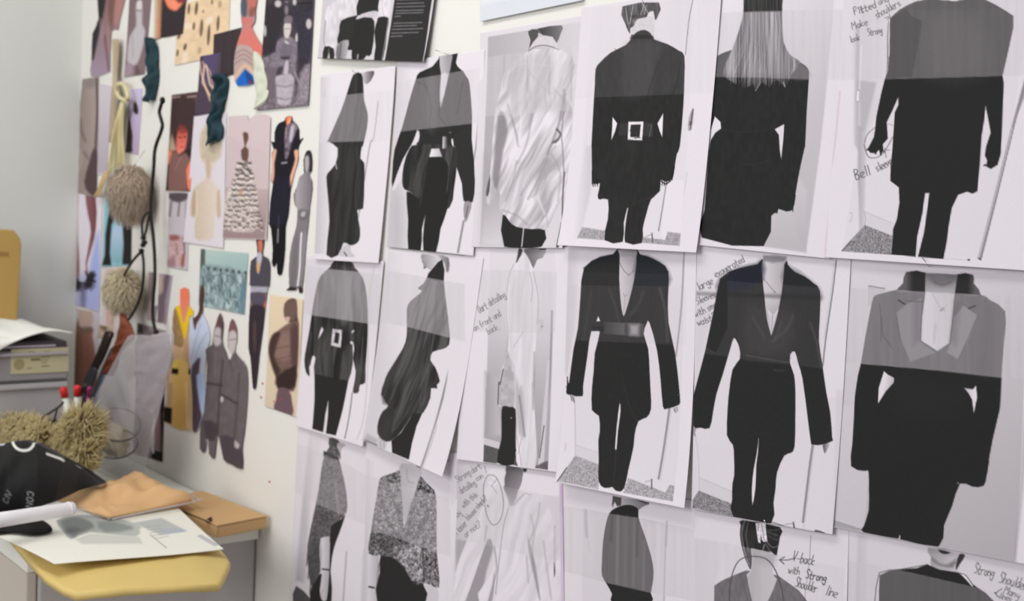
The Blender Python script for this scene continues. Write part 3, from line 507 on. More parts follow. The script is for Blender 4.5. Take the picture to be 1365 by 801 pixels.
def p26(c):
    c.Q("S 130 75 S 1085 93 T 1025 835 T 50 645 S 95 560",LG("S 300 100","T 950 800",212,176)); c.Q("T 50 0 T 160 0 T 150 320 T 240 350 T 215 670 T 50 612",206,2,.7)
    c.Q("T 1065 0 T 1092 0 T 1030 832 T 1018 820",160,1.5,.5); c.Q("T 50 612 T 210 664 T 212 675 T 50 645",165,.6); c.L("T 50 612 T 210 664",.8,150)
    c.Q("S 232 164 S 320 178 S 318 205 S 250 250 S 245 272 S 232 270",188); c.L("S 232 164 S 320 178",1.1,110,.8,.5,0); c.L("S 232 164 S 232 270",.8,150,.6)
    c.P("S 360 190 S 440 182 S 620 200 S 820 208 S 880 240 S 962 300 S 957 450 S 945 600 S 936 780 T 928 40 T 895 180 T 870 320 T 862 380 T 848 430 T 790 436 T 722 418 T 680 540 T 640 640 T 614 754 T 400 712 T 213 677 T 214 642 T 238 560 T 238 450 T 235 352 T 215 351 T 142 325 T 148 200 T 155 60 S 158 760 S 175 640 S 190 580 S 215 430 S 250 250 S 268 215 S 310 203",NZ(37,2.5))
    c.P("S 314 620 S 335 638 S 368 655 S 366 680 S 325 725 S 283 792 S 286 710",222,.5,1,0); c.P("S 806 698 S 790 716 S 744 710 S 765 735 S 785 770 T 795 46 T 802 0 S 812 760",222,.5,1,0)
    c.P("S 432 90 S 540 95 S 535 197 S 440 196 S 378 190 S 415 150",LG("S 430 130","S 470 130",95,44)); c.P("S 703 103 S 790 105 S 793 150 S 830 212 S 690 205",LG("S 760 150","S 800 150",44,95))
    c.Q("S 535 95 S 706 103 S 692 205 S 533 200",LG("S 620 100","S 615 200",112,172)); c.P("S 555 110 S 620 118 S 700 112 S 680 150 S 620 168 S 565 145",100,3,.6); c.L("S 580 140 S 620 160 S 670 145",1.6,85,.6,1.2)
    c.P("S 535 198 S 690 205 S 678 330 S 662 470 S 600 512 S 512 456 S 518 330",LG("S 530 300","S 680 300",228,195),.5,1,0); c.L("S 588 370 S 580 470",3,150,.5,1.5); c.L("S 512 458 S 600 514 S 660 472",1.2,70,.7,.5,0)
    c.L("S 570 200 S 620 285 S 655 260",.8,150,.8); c.L("S 615 300 S 630 280 S 635 298",1.2,90,.8); c.E(1255,413,1.8,1.8,110)
    c.V("S 95 172 S 440 190 S 820 211 S 1090 225 S 1090 662 S 935 655 S 600 616 S 190 580 S 95 572",.53,199,7)
    c.P("S 378 310 S 430 265 S 515 225 S 505 460 S 590 520 S 450 570 S 410 480",185,1,.35,0); c.P("S 738 270 S 814 322 S 770 440 S 710 555 S 650 520 S 670 470 S 690 330",190,1,.4,0)
    for q in ("S 378 310 S 400 450 S 450 565","S 814 322 S 765 440 S 710 560","S 290 260 S 310 430 S 360 500","S 430 245 S 520 250","S 300 330 S 298 460"): c.L(q,1.2,85,.5,.7,0)
    c.L("S 390 240 S 425 262",1.8,50,.8); c.L("S 765 285 S 802 270",1.8,50,.8); c.Q("S 470 230 S 512 230 S 508 450 S 470 480",100,5,.35); c.Q("S 690 250 S 720 260 S 700 480 S 670 460",100,5,.35); c.Q("S 860 260 S 890 270 S 880 640 S 820 630",95,8,.3)
    c.P("T 408 688 T 405 716 T 398 714",210); c.E(1277.5,644,1.2,1.2,120); c.L("T 872 300 T 860 375",2,25,.8); c.P("S 370 640 S 600 680 S 740 700 T 700 60 T 400 60",43,12,.4)
def tweed(m,a): return NZ(m,a,1.1,1.1,11,a*.5,3.3)
def p31(c):
    c.Q("L 60 400 L 440 480 U 440 810 U 40 810",222); c.Q("L 95 420 L 160 440 U 150 150 U 100 700 U 60 690 U 95 250",LG("U 60 300","U 150 300",165,215),2,.9); c.Q("U 55 600 U 100 300 U 120 690 U 60 690",195,4,.6)
    c.P("U 60 720 U 140 790 U 140 815 U 45 815",85); c.L("U 330 540 U 312 800",1.6,130,.6,1)
    c.P("L 195 455 L 240 465 L 262 500 L 245 510 L 200 515",LG("L 200 490","L 255 490",90,60)); c.P("L 240 480 L 285 492 L 262 510 L 255 545 L 240 520",175)
    c.P("U 240 405 U 300 365 U 322 345 U 290 440 U 262 520 U 245 640 U 250 815 U 138 815 U 150 700 U 190 655 U 235 640",44)
    c.P("U 190 462 U 236 455 U 240 540 U 238 640 U 235 700 U 225 795 U 200 795 U 188 740 U 200 640",LG("U 195 600","U 238 600",215,180)); c.L("U 202 630 U 238 635",2,40); c.L("U 205 740 U 195 790",.8,140,.6)
    c.P("L 195 505 L 245 515 L 258 570 U 285 30 U 300 90 U 318 170 U 330 250 U 330 325 U 290 370 U 245 400 U 240 455 U 190 466 U 185 560 U 190 640 U 150 715 U 135 700 U 122 600 U 120 500 U 150 350 U 180 200 U 200 60",tweed(95,28))
    c.P("U 205 0 U 240 10 U 290 40 U 280 50 U 205 30",tweed(70,30),.8,1,0)
    for q in ("U 122 540 U 115 610","U 130 600 U 125 680","U 140 680 U 135 760","U 150 690 U 148 740"): c.L(q,1.4,70,.9)
    c.P("U 130 500 U 185 470 U 190 640 U 150 700 U 125 600",60,3,.4); c.P("U 165 330 U 240 340 U 235 400 U 190 420",70,5,.3)
    c.V("L 10 480 L 175 545 L 300 600 U 445 140 U 445 400 U 310 345 U 165 280 U 40 215",.34,200)
    c.L("U 270 170 U 285 330",2.5,195,.4,1.5); c.L("U 205 100 U 190 260",1.5,110,.4,1.)
def p32(c):
    c.Q("L 400 470 L 860 640 U 880 815 U 400 815",223); c.Q("U 440 40 U 475 60 U 455 430 U 445 815 U 405 815",LG("U 420 500","U 460 500",190,218),2,.8); c.L("U 800 300 U 830 540",1,215,.5)
    c.P("U 700 80 U 724 90 U 715 115 U 700 110",45)
    c.P("U 455 552 U 502 558 U 492 700 U 500 815 U 448 815 U 445 740",LG("U 450 600","U 500 600",212,180)); c.L("U 448 725 U 475 730",2.2,35); c.P("U 750 705 U 815 725 U 815 815 U 755 815",205); c.L("U 738 700 U 742 800",2,110,.8); c.L("U 500 600 U 490 740",2,110,.7)
    c.P("U 510 555 U 580 565 U 640 620 U 680 690 U 735 705 U 750 815 U 495 815 U 505 650",43)
    c.P("U 622 65 U 722 90 U 725 140 U 700 190 U 665 300 U 640 395 U 628 300 U 618 180 U 612 120",LG("U 615 200","U 720 150",175,208)); c.L("U 650 100 U 655 160 U 690 170",1.2,150,.6,1)
    c.P("U 612 104 U 590 112 U 540 130 U 505 150 U 488 250 U 470 350 U 458 430 U 443 545 U 500 557 U 560 565 U 610 590 U 640 625 U 670 678 U 700 695 U 740 700 U 780 715 U 823 728 U 822 640 U 812 540 U 810 420 U 806 240 U 780 195 U 745 160 U 722 136 U 700 200 U 665 300 U 636 410 U 628 300 U 618 180",tweed(104,78))
    c.P("U 490 440 U 600 460 U 690 500 U 620 560 U 560 560 U 520 540",70,4,.4); c.P("U 600 500 U 740 520 U 735 700 U 680 690 U 640 620 U 580 560",tweed(150,75),2,.8); c.L("U 735 520 U 745 700",2.5,45,.6,1)
    for q in ("U 510 180 U 540 350 U 620 470","U 545 160 U 600 330 U 630 430","U 790 250 U 740 400 U 640 500","U 700 230 U 640 480 U 570 560","U 760 300 U 700 490"): c.L(q,2.6,60,.5,1.5)
    c.V("U 415 125 U 620 182 U 820 240 U 885 250 U 885 560 U 820 548 U 640 480 U 520 440 U 405 410",.42,205)
def p33(c):
    c.Q("V 78 48 V 632 115 V 640 815 V 50 815",215); c.Q("V 78 48 V 330 80 V 250 140 V 215 300 V 70 600",LG("V 80 200","V 260 200",196,218),1,.9)
    c.P("V 240 470 V 195 560 V 120 815 V 195 815 V 235 640 V 275 500",150,2,.9); c.Q("V 70 470 V 130 480 V 70 640",165,2,.8)
    c.P("V 335 150 V 325 195 V 240 150 V 225 200 V 215 300 V 130 480 V 72 640 V 60 815 V 112 815 V 180 640 V 240 470 V 262 480 V 275 560 V 260 650 V 230 700 V 200 815 V 600 815 V 620 815 V 640 640 V 600 400 V 540 250 V 430 110 V 420 215 V 365 295",CL(212,229,112,8,70,9))
    c.P("V 340 80 V 430 98 V 428 140 V 405 210 V 325 195",LG("V 340 120","V 410 180",95,140)); c.P("V 325 195 V 405 205 V 368 295 V 350 240",LG("V 340 200","V 370 290",120,175)); c.P("V 428 95 V 452 98 V 436 118",50)
    c.P("V 432 105 V 445 120 V 625 150 V 620 240 V 420 215 V 410 205 V 425 160",226,.8); c.L("V 325 195 V 365 295 V 440 225 V 470 235",1,160,.8,.5,0); c.P("V 335 90 V 330 150 V 325 195 V 255 140 V 250 100",224,1)
    c.L("V 352 305 V 325 400 V 305 560 V 285 760",1,130,.8); c.L("V 330 200 V 350 250 V 355 300",1,140,.7); c.L("V 275 510 V 290 620 V 275 700",2,120,.5,1); c.L("V 235 400 V 225 480",2,160,.6,1)
    for q in ("V 470 340 V 490 430 V 480 560 V 520 790","V 520 280 V 500 400 V 465 480","V 600 400 V 600 660","V 540 480 V 580 790","V 450 560 V 460 700","V 430 235 V 380 290"): c.L(q,2,165,.6,1.4)
    c.P("V 455 450 V 500 620 V 520 800 V 495 690 V 465 560",120,1.2,.5); c.P("V 595 590 V 603 640 V 595 675",110)
    c.P("V 275 640 V 270 700 V 240 815 V 262 815 V 278 720",135,1,.7)
    c.Q("V 625 110 V 648 112 V 650 815 V 634 815 V 628 400",(205,182,208),1,.85); c.Q("V 628 180 V 648 185 V 645 350 V 632 320",(196,160,198),2,.7)
    c.V("V 50 150 V 330 190 V 640 250 V 645 590 V 400 545 V 190 495 V 40 465",.22,195,5)
    c.L("V 250 128 V 285 140 V 312 200 V 325 280 V 315 350 V 290 390 V 262 390 V 235 340 V 222 260 V 218 190 V 232 145",1.,110,.8,.5,3,True); c.L("V 258 190 V 290 150",.8,130,.7); c.L("V 265 190 V 290 225",1,150,.6); c.L("V 240 290 V 244 297",1.5,110)
    for s,p,h,a,ws in (("Strong",'x 150 238',8.5,-33,.62),("dart",'x 290 152',8.5,-33,.7),("!",'x 415 148',9,-20,.8),("detailing",'x 180 352',8.8,-33,.55),("can",'x 332 225',7,-28,.8),("Play",'x 125 605',9,-48,.6),("with this",'x 205 490',8,-42,.62),("On laser",'x 115 785',9,-48,.65),("blouse",'x 248 608',8,-46,.6),("simple?",'x 340 500',8,-46,.6),("or not?",'x 225 775',8.5,-38,.75)): c.T(s,p,h,a,.9,115,.55,.85,ws)
def p34(c):
    c.Q("W 180 180 W 745 280 W 740 820 W 175 820",214); c.Q("W 745 260 W 925 300 W 925 820 W 735 820",221); c.Q("W 55 130 W 190 150 W 178 820 W 50 820",222)
    c.L("W 745 270 W 735 500 W 728 800",1.6,165,.8,.9); c.L("W 205 200 W 205 290 W 212 370",3.4,150,.6,1.6); c.L("W 212 380 W 240 480",1.4,190,.6,1); c.L("W 745 300 W 740 430",3,150,.5,1.3)
    c.P("W 440 110 W 628 145 W 600 165 W 575 178 W 556 192 W 500 165 W 440 160",LG("W 440 130","W 610 150",185,120)); c.P("W 540 125 W 628 145 W 600 150",70); c.P("W 385 100 W 442 110 W 440 165 W 412 168 W 400 140 W 378 168",80,.7,1,1); c.L("W 395 130 W 385 175",1,100,.7)
    c.P("W 362 215 W 395 185 W 450 163 W 500 160 W 535 172 W 556 192 W 556 245 W 600 370 W 640 500 W 657 600 W 652 680 W 640 750 W 640 820 W 386 820 W 380 755 W 345 690 W 312 630 W 312 540 W 320 400 W 340 280",NZ(42,3))
    c.L("W 310 625 W 180 625",.9,200,.6)
    c.V("W 50 165 W 363 219 W 556 246 W 930 325 W 930 800 W 640 746 W 340 680 W 50 600",.42,200,8)
    for q,t in (("W 380 240 W 372 400",60),("W 550 260 W 545 500",60),("W 420 230 W 410 680",160),("W 530 250 W 520 700",150),("W 595 400 W 590 720",160),("W 480 240 W 470 690",130)): c.L(q,2.6,t,.35,2)
def p35(c):
    c.Q("X 92 100 X 1235 320 X 1225 820 X 95 820",220); c.Q("X 92 320 X 350 360 X 250 650 X 240 820 X 95 820",LG("X 100 400","X 300 400",205,216),2,.8)
    c.L("X 972 300 X 960 500 X 932 720 X 930 820",1.2,150,.8)
    c.P("X 520 540 X 525 400 X 620 395 X 700 440 X 690 500 X 682 600 X 720 625 X 660 760 X 640 820 X 528 820 X 505 720 X 485 620 X 520 570",LG("X 520 500","X 680 500",172,196)); c.P("X 530 400 X 690 440 X 680 520 X 530 500",150,6,.6)
    c.P("X 453 183 X 738 236 X 738 310 X 722 400 X 712 452 X 690 440 X 672 420 X 655 425 X 610 415 X 560 405 X 520 400 X 525 470 X 518 560 X 492 520 X 462 440 X 445 370 X 434 290 X 440 220",NZ(44,10,2,14))
    for q,t in (("X 470 190 X 450 280 X 465 400 X 500 520",170),("X 500 195 X 480 300 X 500 420",120),("X 450 210 X 442 290 X 458 400",110),("X 520 410 X 530 480 X 522 560",210),("X 640 270 X 690 290 X 720 300",120),("X 640 260 X 690 260 X 735 250",110),("X 640 350 X 680 390 X 720 380",150),("X 620 370 X 600 440 X 625 440",190),("X 630 360 X 660 420",130),("X 645 300 X 700 330 X 725 330",95)): c.L(q,1.3,t,.6,.6)
    c.P("X 552 205 X 628 205 X 632 260 X 642 345 X 612 348 X 600 330 X 592 290 X 590 358 X 572 352 X 562 280",NZ(222,22,1.5,1.5),.5,1,1); c.L("X 600 215 X 612 300 X 620 340",1.2,110,.6); c.L("X 575 215 X 570 260",1,90,.6)
    c.V("X 90 308 X 450 382 X 700 440 X 1225 545 X 1225 820 X 90 820",.3,205)
    jc=NZ(112,6,2,6,3,4,9)
    c.P("X 240 680 X 300 640 X 372 608 X 440 580 X 480 565 X 515 568 X 485 598 X 500 680 X 532 820 X 238 820",jc,.6,1,1); c.P("X 685 597 X 722 602 X 760 630 X 800 658 X 880 715 X 930 775 X 960 820 X 636 820 X 690 700 X 715 630",jc,.6,1,1)
    c.L("X 358 820 X 355 720 X 372 610 X 400 530 X 440 480 X 500 460 X 575 460 X 640 482 X 690 540 X 730 630 X 758 740 X 768 820",1.5,80,.9,.5)
    c.L("X 735 485 X 800 485 X 850 470",1.3,85,.9); c.L("X 772 462 X 735 485 X 768 515",1.4,80,.9,.5,0)
    c.T("V-back",'X 830 488',13,13,1.2,85,.75,.9,.5); c.T("with",'X 800 582',10,9,1.1,90,.7,.9,.6); c.T("Strong",'X 934 620',11.5,12,1.4,80,.8,.9,.55); c.T("Shoulder",'X 852 685',12.5,16,1.1,85,.6,.9,.45); c.T("line",'X 1084 745',13,16,1.1,85,.7,.9,.6)
def p36(c):
    c.Q("Y 90 300 Y 1500 480 Y 1500 800 Y 90 800",213); c.Q("Y 185 270 Y 260 280 Y 250 800 Y 160 800",LG("Y 190 500","Y 260 500",195,212),2,.8)
    c.P("Y 680 368 Y 905 412 Y 905 440 Y 878 500 Y 882 545 Y 770 535 Y 700 498 Y 702 440",LG("Y 690 420","Y 880 440",160,200)); c.P("Y 710 440 Y 760 480 Y 820 490 Y 880 450 Y 860 510 Y 780 500 Y 720 470",105,2.5,.8); c.P("Y 755 385 Y 840 402 Y 810 415 Y 775 408",55); c.P("Y 905 415 Y 945 425 Y 905 490 Y 880 530 Y 882 480",58,.8)
    c.P("Y 335 565 Y 400 535 Y 480 523 Y 600 515 Y 675 488 Y 760 525 Y 895 545 Y 960 600 Y 1025 648 Y 1090 690 Y 1160 760 Y 1190 800 Y 330 800 Y 330 680",40,.6,1,1)
    c.V("Y 90 455 Y 480 528 Y 1022 652 Y 1500 750 Y 1500 810 Y 90 810",.34,200,7)
    c.L("Y 298 780 Y 310 650 Y 333 548 Y 400 530 Y 480 524 Y 620 500 Y 680 488",1.2,85,.85,.5,1); c.L("Y 900 548 Y 950 565 Y 1005 640",1.2,90,.9,.5,1); c.L("Y 930 565 Y 995 640",2,230,.9)
    c.T("Strong",'w 330 425',13,14,1.1,85,.6,.9,.5); c.T("Shoulders",'w 658 550',14,17,1.1,85,.65,.9,.52); c.T("Many",'w 720 690',10,22,1.1,95,1.,.9,.75); c.T("lines",'w 660 765',8.5,16,1.,100,.8,.85,.75)
    c.L("w 700 640 w 650 670 w 615 700 w 600 690",1.2,80,.9); c.L("w 612 690 w 640 745 w 670 745",1.2,80,.9,.5,0)
def pcard(c):
    c.Q("A 60 -400 A 470 -400 A 425 325 A 62 312",LG("A 80 100","A 430 100",196,205))
    c.P("A 130 20 A 180 -20 A 240 -20 A 262 80 A 215 110 A 170 100 A 155 200 A 150 255 A 95 245 A 92 200 A 95 120 A 100 50",NZ(210,14,3,9)); c.L("A 98 110 A 90 200 A 95 240",1.2,110,.7)
    c.P("A 95 248 A 145 260 A 150 315 A 128 315 A 122 280 A 112 315 A 88 313",40); c.L("A 120 258 A 116 312",1,150,.6)
    c.P("A 180 110 A 250 85 A 270 90 A 262 150 A 245 230 A 165 232 A 172 170",NZ(42,5)); c.P("A 172 230 A 225 215 A 215 310 A 165 313 A 160 270",LG("A 165 270","A 220 270",110,170)); c.L("A 185 235 A 180 310",1.6,70,.7)
    c.P("A 275 -10 A 385 -10 A 385 60 A 340 65 A 295 75 A 265 85",40); c.P("A 270 85 A 320 65 A 372 58 A 370 88 A 330 100 A 265 108",NZ(195,10)); c.P("A 262 105 A 345 95 A 362 150 A 352 290 A 325 298 A 310 318 A 248 318 A 245 268 A 220 265 A 245 180",NZ(38,4)); c.Q("A 275 290 A 283 290 A 282 318 A 274 318",150)
    c.P("A 385 -10 A 440 -10 A 442 60 A 435 95 A 400 100 A 380 85",NZ(212,14,2,6)); c.P("A 385 92 A 436 95 A 430 170 A 415 320 A 368 320 A 372 250 A 362 170 A 375 110",NZ(38,3)); c.L("A 436 100 A 410 320",1,190,.7)
    c.Q("A 470 -400 A 720 -400 A 655 80 A 630 334 A 425 328 A 465 0",NZ(44,1.5)); c.L("A 62 312 A 425 326",1,60)
    r=random.Random(3)
    for i,(y,x0,x1) in enumerate([(-140,490,650),(-120,490,650),(-100,485,640),(-80,485,645),(-60,485,640),(-40,480,560),(0,478,600),(20,476,625),(38,476,632),(58,474,622),(72,472,620),(88,470,500),(125,465,615),(140,462,590),(158,458,620),(178,455,600),(195,453,512)]):
        x=x0
        while x<x1:
            w=r.randint(10,32); e=min(x+w,x1); s=(x-x0)*-.03
            c.L(f"A {x} {y+s} A {e} {y+s-1}",1.15,150,.75,.5); x=e+5
ST=[
("r0","Z 640 -150 Z 790 -170 Z 777 1 Z 641 29",(218,220,226),lambda c:c.Q("Z 640 8 Z 790 -30 Z 778 2 Z 641 30",(203,206,216),3,.6),.0032,"blank pale sheet cut off by the top edge of the photo","sheet",1.4,.002,0,0),
("card","Z 437 -95 Z 592 -99 Z 568 83.4 Z 425 78",200,pcard,.0060,"group photo print with a black text panel, pinned highest beside the top row","print",1.0,.006,.4,0),
("11","Z 428 99 Z 528 88 Z 507 351 Z 421 345.5",222,p11,.0045,"print of side-on woman in dark cape coat, first in the top row","print",1.0,.004,0,.001),
("12","Z 530 83 Z 647 66 Z 633 341 Z 517 329",222,p12,.0038,"print of front view in dark belted blouse showing bare midriff, top row","print",1.0,.003,0,.001),
("13","Z 641 44 Z 777 21 Z 752 331 Z 631 329.5",214,p13,.0042,"print of back view in pale satin shirt and black leggings","print",.95,.003,0,.001),
("14","Z 776 10 Z 963 -18 Z 934 337 Z 752 327",222,p14,.0056,"print of back view in dark jacket with square silver belt buckle, top row","print",.9,.010,-.2,.001),
("15","Z 955 -75 Z 1136 -88 Z 1109 345 Z 931 326.5",220,p15,.0040,"print of back view with long straight hair hanging over black jacket","print",.9,.004,0,0),
("16","Z 1131 -90 Z 1412 -100 Z 1390 362 Z 1102 343",221,p16,.0050,"print of huge square-shouldered silhouette with Bell sleeve note in pen","print",.9,.005,0,0),
("21","Z 409 340 Z 512 348 Z 488 595 Z 396 567.5",222,p21,.0030,"print of back view in belted leather jacket and dark trousers, second row","print",1.0,.005,.3,0),
("22","Z 518 331 Z 645 344 Z 602 634 Z 489 586",223,p22,.0033,"print of side-on woman in dark batwing jacket facing left, second row","print",1.0,.012,.3,0),
("23","Z 620 328 Z 760 329 Z 748 629.5 Z 611 612",224,p23,.0028,"print of side-on long white shirt with Dart detailing note in pen","print",.95,.003,0,0),
("24","Z 757 326 Z 929 330 Z 921 676 Z 750 641",223,p24,.0034,"print of front view in black plunge blazer with shiny wide belt","print",.9,.012,-.1,0),
("25","Z 927 326 Z 1135 341 Z 1113 712 Z 924.5 678",222,p25,.0032,"print of black blazer with long sleeves and large exagerated Sleeves note","print",.9,.004,0,0),
("26","Z 1128 344 Z 1396 364 Z 1376 753 Z 1111.5 702",221,p26,.0024,"close print of black blazer with grey lapels filling the second row's right end","print",.9,.003,0,0),
("31","Z 398 560 Z 492 580 Z 478 930 Z 382 895",221,p31,.0010,"print of side-on grey tweed shawl with fringe, bottom row","print",1.0,.002,0,0),
("32","Z 488 575 Z 612 620 Z 596 985 Z 476 930",223,p32,.0014,"print of front view in wrapped grey tweed shawl, bottom row","print",1.0,.002,0,0),
("33","Z 600 602.5 Z 750 626 Z 754 985 Z 592 960",222,p33,.0018,"print of open white shirt with oval pen mark and slanted handwriting","print",.95,.002,0,0),
("34","Z 748 630 Z 928 668 Z 923 1035 Z 748 1000",222,p34,.0010,"print of dark egg-shaped cape seen from behind, bottom row","print",.9,.002,0,0),
("35","Z 926 660 Z 1132 700 Z 1122 1095 Z 921 1050",221,p35,.0014,"print of hair held by white claw clip with V-back note","print",.9,.002,0,0),
("36","Z 1118 690 Z 1398 735 Z 1392 1120 Z 1110 1075",217,p36,.0008,"print of chin and dark square shoulders with Strong Shoulder note","print",.9,.002,0,0),
]
NM={'r0':'blank_sheet','card':'magazine_page'}
for k,q,bg,pf,off,lab,cat,tx,cu,cs,tc in ST:
    sheet(NM.get(k,'fitting_print'),q,bg,pf,off,lab,cat,SG if k not in NM else None,tex=tx,curl=cu,curlside=cs,tcurl=tc)
# ================================================================ collage of cut-out fashion pictures on the left half of the wall
CG='collage pictures on the left of the wall'
def n1(c):
    c.Q("a 230 -300 a 640 -300 a 640 850 a 200 850",LG("a 350 100","a 350 780",(140,112,112),(158,142,158)),1)
    c.Q("a 230 -300 a 450 -300 a 400 60 a 330 400 a 280 640 a 230 640",(58,54,56),1.5); c.P("a 440 -60 a 520 -60 a 490 180 a 480 320 a 440 200",(120,88,82),2,.8); c.P("a 520 -60 a 620 -60 a 560 240 a 500 250",(168,126,124),2)
    c.L("a 350 210 a 370 400",3,(165,145,145),.6,2); c.L("a 400 380 a 430 640 a 440 740",3,(112,84,84),.7,1.5); c.L("a 430 300 a 450 540",2.5,(172,130,122),.6,1.5)
def n2(c):
    c.P("a 735 30 a 790 5 a 800 120 a 800 260 a 830 330 a 800 520 a 740 690 a 680 690 a 635 640 a 660 400 a 730 280 a 730 150",(184,178,182),1.5); c.P("a 745 20 a 790 10 a 785 100 a 745 100",(205,200,198),1.2); c.L("a 740 110 a 785 115",2,(120,110,110),.7,1)
    c.P("a 620 680 a 700 700 a 690 830 a 600 830",(158,140,152),2); c.P("a 730 690 a 770 760 a 780 830 a 740 800",(104,84,92),2); c.L("a 690 350 a 700 600",2,(160,152,160),.6,1.5)
def n4(c):
    c.Q("b 200 -200 b 300 -200 b 270 420 b 150 420",LG("b 190 200","b 285 200",(214,204,178),(158,112,88)),1.5); c.Q("b 240 200 b 270 200 b 268 410 b 240 410",(196,130,105),2,.8)
    c.P("b 325 -60 b 560 -60 b 520 20 b 450 110 b 390 105 b 340 60",(224,136,108),1.5); c.P("b 430 -60 b 600 -60 b 560 10 b 460 30",(128,66,66),1.5); c.P("b 380 20 b 440 30 b 430 90",(236,150,120),2,.8)
def n5(c):
    c.Q("b 430 0 b 1100 -200 b 1100 400 b 400 760",NZ((214,190,160),6,6,6),1)
    for x,y,w,h,r in ((495,110,14,42,8),(575,95,13,55,6),(655,90,16,72,6),(728,122,8,16,10),(822,20,9,26,5),(905,45,22,40,0),(628,280,13,42,6),(708,300,18,92,4),(787,375,15,112,4),(887,250,15,80,4),(470,385,15,35,20),(535,500,16,38,14),(455,565,12,38,6),(690,540,18,38,5)):
        c.E(180+x/8.008,y/8.008,w/8.,h/8.,(92,74,62) if w!=22 and w!=18 or h>60 else (170,148,126),.9,.85,math.radians(r))
    for q in ("b 520 255 b 600 240 b 600 300 b 530 310","b 760 190 b 830 180 b 830 240 b 765 250","b 510 560 b 570 550 b 560 690 b 500 690"): c.Q(q,(222,208,192),1.2,.8)
    c.L("b 440 330 b 520 320",.8,(190,168,140),.7); c.L("b 600 420 b 690 410 b 700 200",.8,(190,168,140),.7)
def n6(c):
    for i in range(9): c.L(f"Z {287+i*4} 40 Z {284+i*4} 104",1.2,(50+8*(i%3),44+8*(i%3),48+8*(i%3)),.5,1)
def n7(c):
    c.Q("b 700 600 b 800 570 b 900 570 b 850 900 b 700 900",(92,82,116),3,.8)
    for q,cc in (("b 690 640 b 700 760 h 560 190",(206,170,140)),("b 740 690 h 480 0 h 590 190",(226,196,164)),("b 720 660 b 800 760 h 600 100",(180,150,140)),("b 760 700 h 560 20 h 620 100",(222,196,170))): c.L(q,2.2,cc,.9,.8,1)
    c.L("h 380 40 h 400 -60",1,(200,170,150),.7); c.P("b 690 610 b 720 600 b 720 650 b 690 660",(70,60,72),1)
def n8(c):
    c.P("c 165 60 c 200 -60 c 260 -60 c 240 80 c 225 190 c 190 200",(88,92,104),1.5); c.P("c 235 -80 c 340 -80 c 335 100 c 320 180 c 250 170 c 240 60",(178,114,104),1.5); c.P("c 270 90 c 330 80 c 300 170 c 255 165",(120,84,78),2,.7); c.P("c 170 190 c 240 180 c 300 200 c 300 300 c 250 240 c 200 290",(192,120,118),1.5)
    c.P("c 262 235 c 300 300 c 340 400 c 410 520 c 390 610 c 300 560 c 265 500 c 180 480 c 130 500 c 150 380 c 220 270",LG("c 180 300","c 400 560",(196,124,118),(206,120,108)),1)
    c.P("c 125 500 c 200 480 c 270 500 c 300 560 c 320 790 n 330 380 n 110 400 c 95 700",NZ((178,158,154),5),1)
    for y in (560,610,660): c.L(f"c 110 {y+20} c 200 {y-30} c 290 {y+30}",1.6,(140,112,112),.7,1)
    c.L("n 110 350 n 210 215 n 300 300",4,(212,180,150),.8,1.2); c.P("n 118 445 n 125 370 n 215 255 n 300 330 n 330 415",(44,104,184),.9,1,1); c.P("n 210 265 n 290 340 n 320 400 n 250 410",(38,66,112),1.5,.7); c.P("n 255 385 n 285 385 n 280 410 n 255 410",(150,50,60),1)
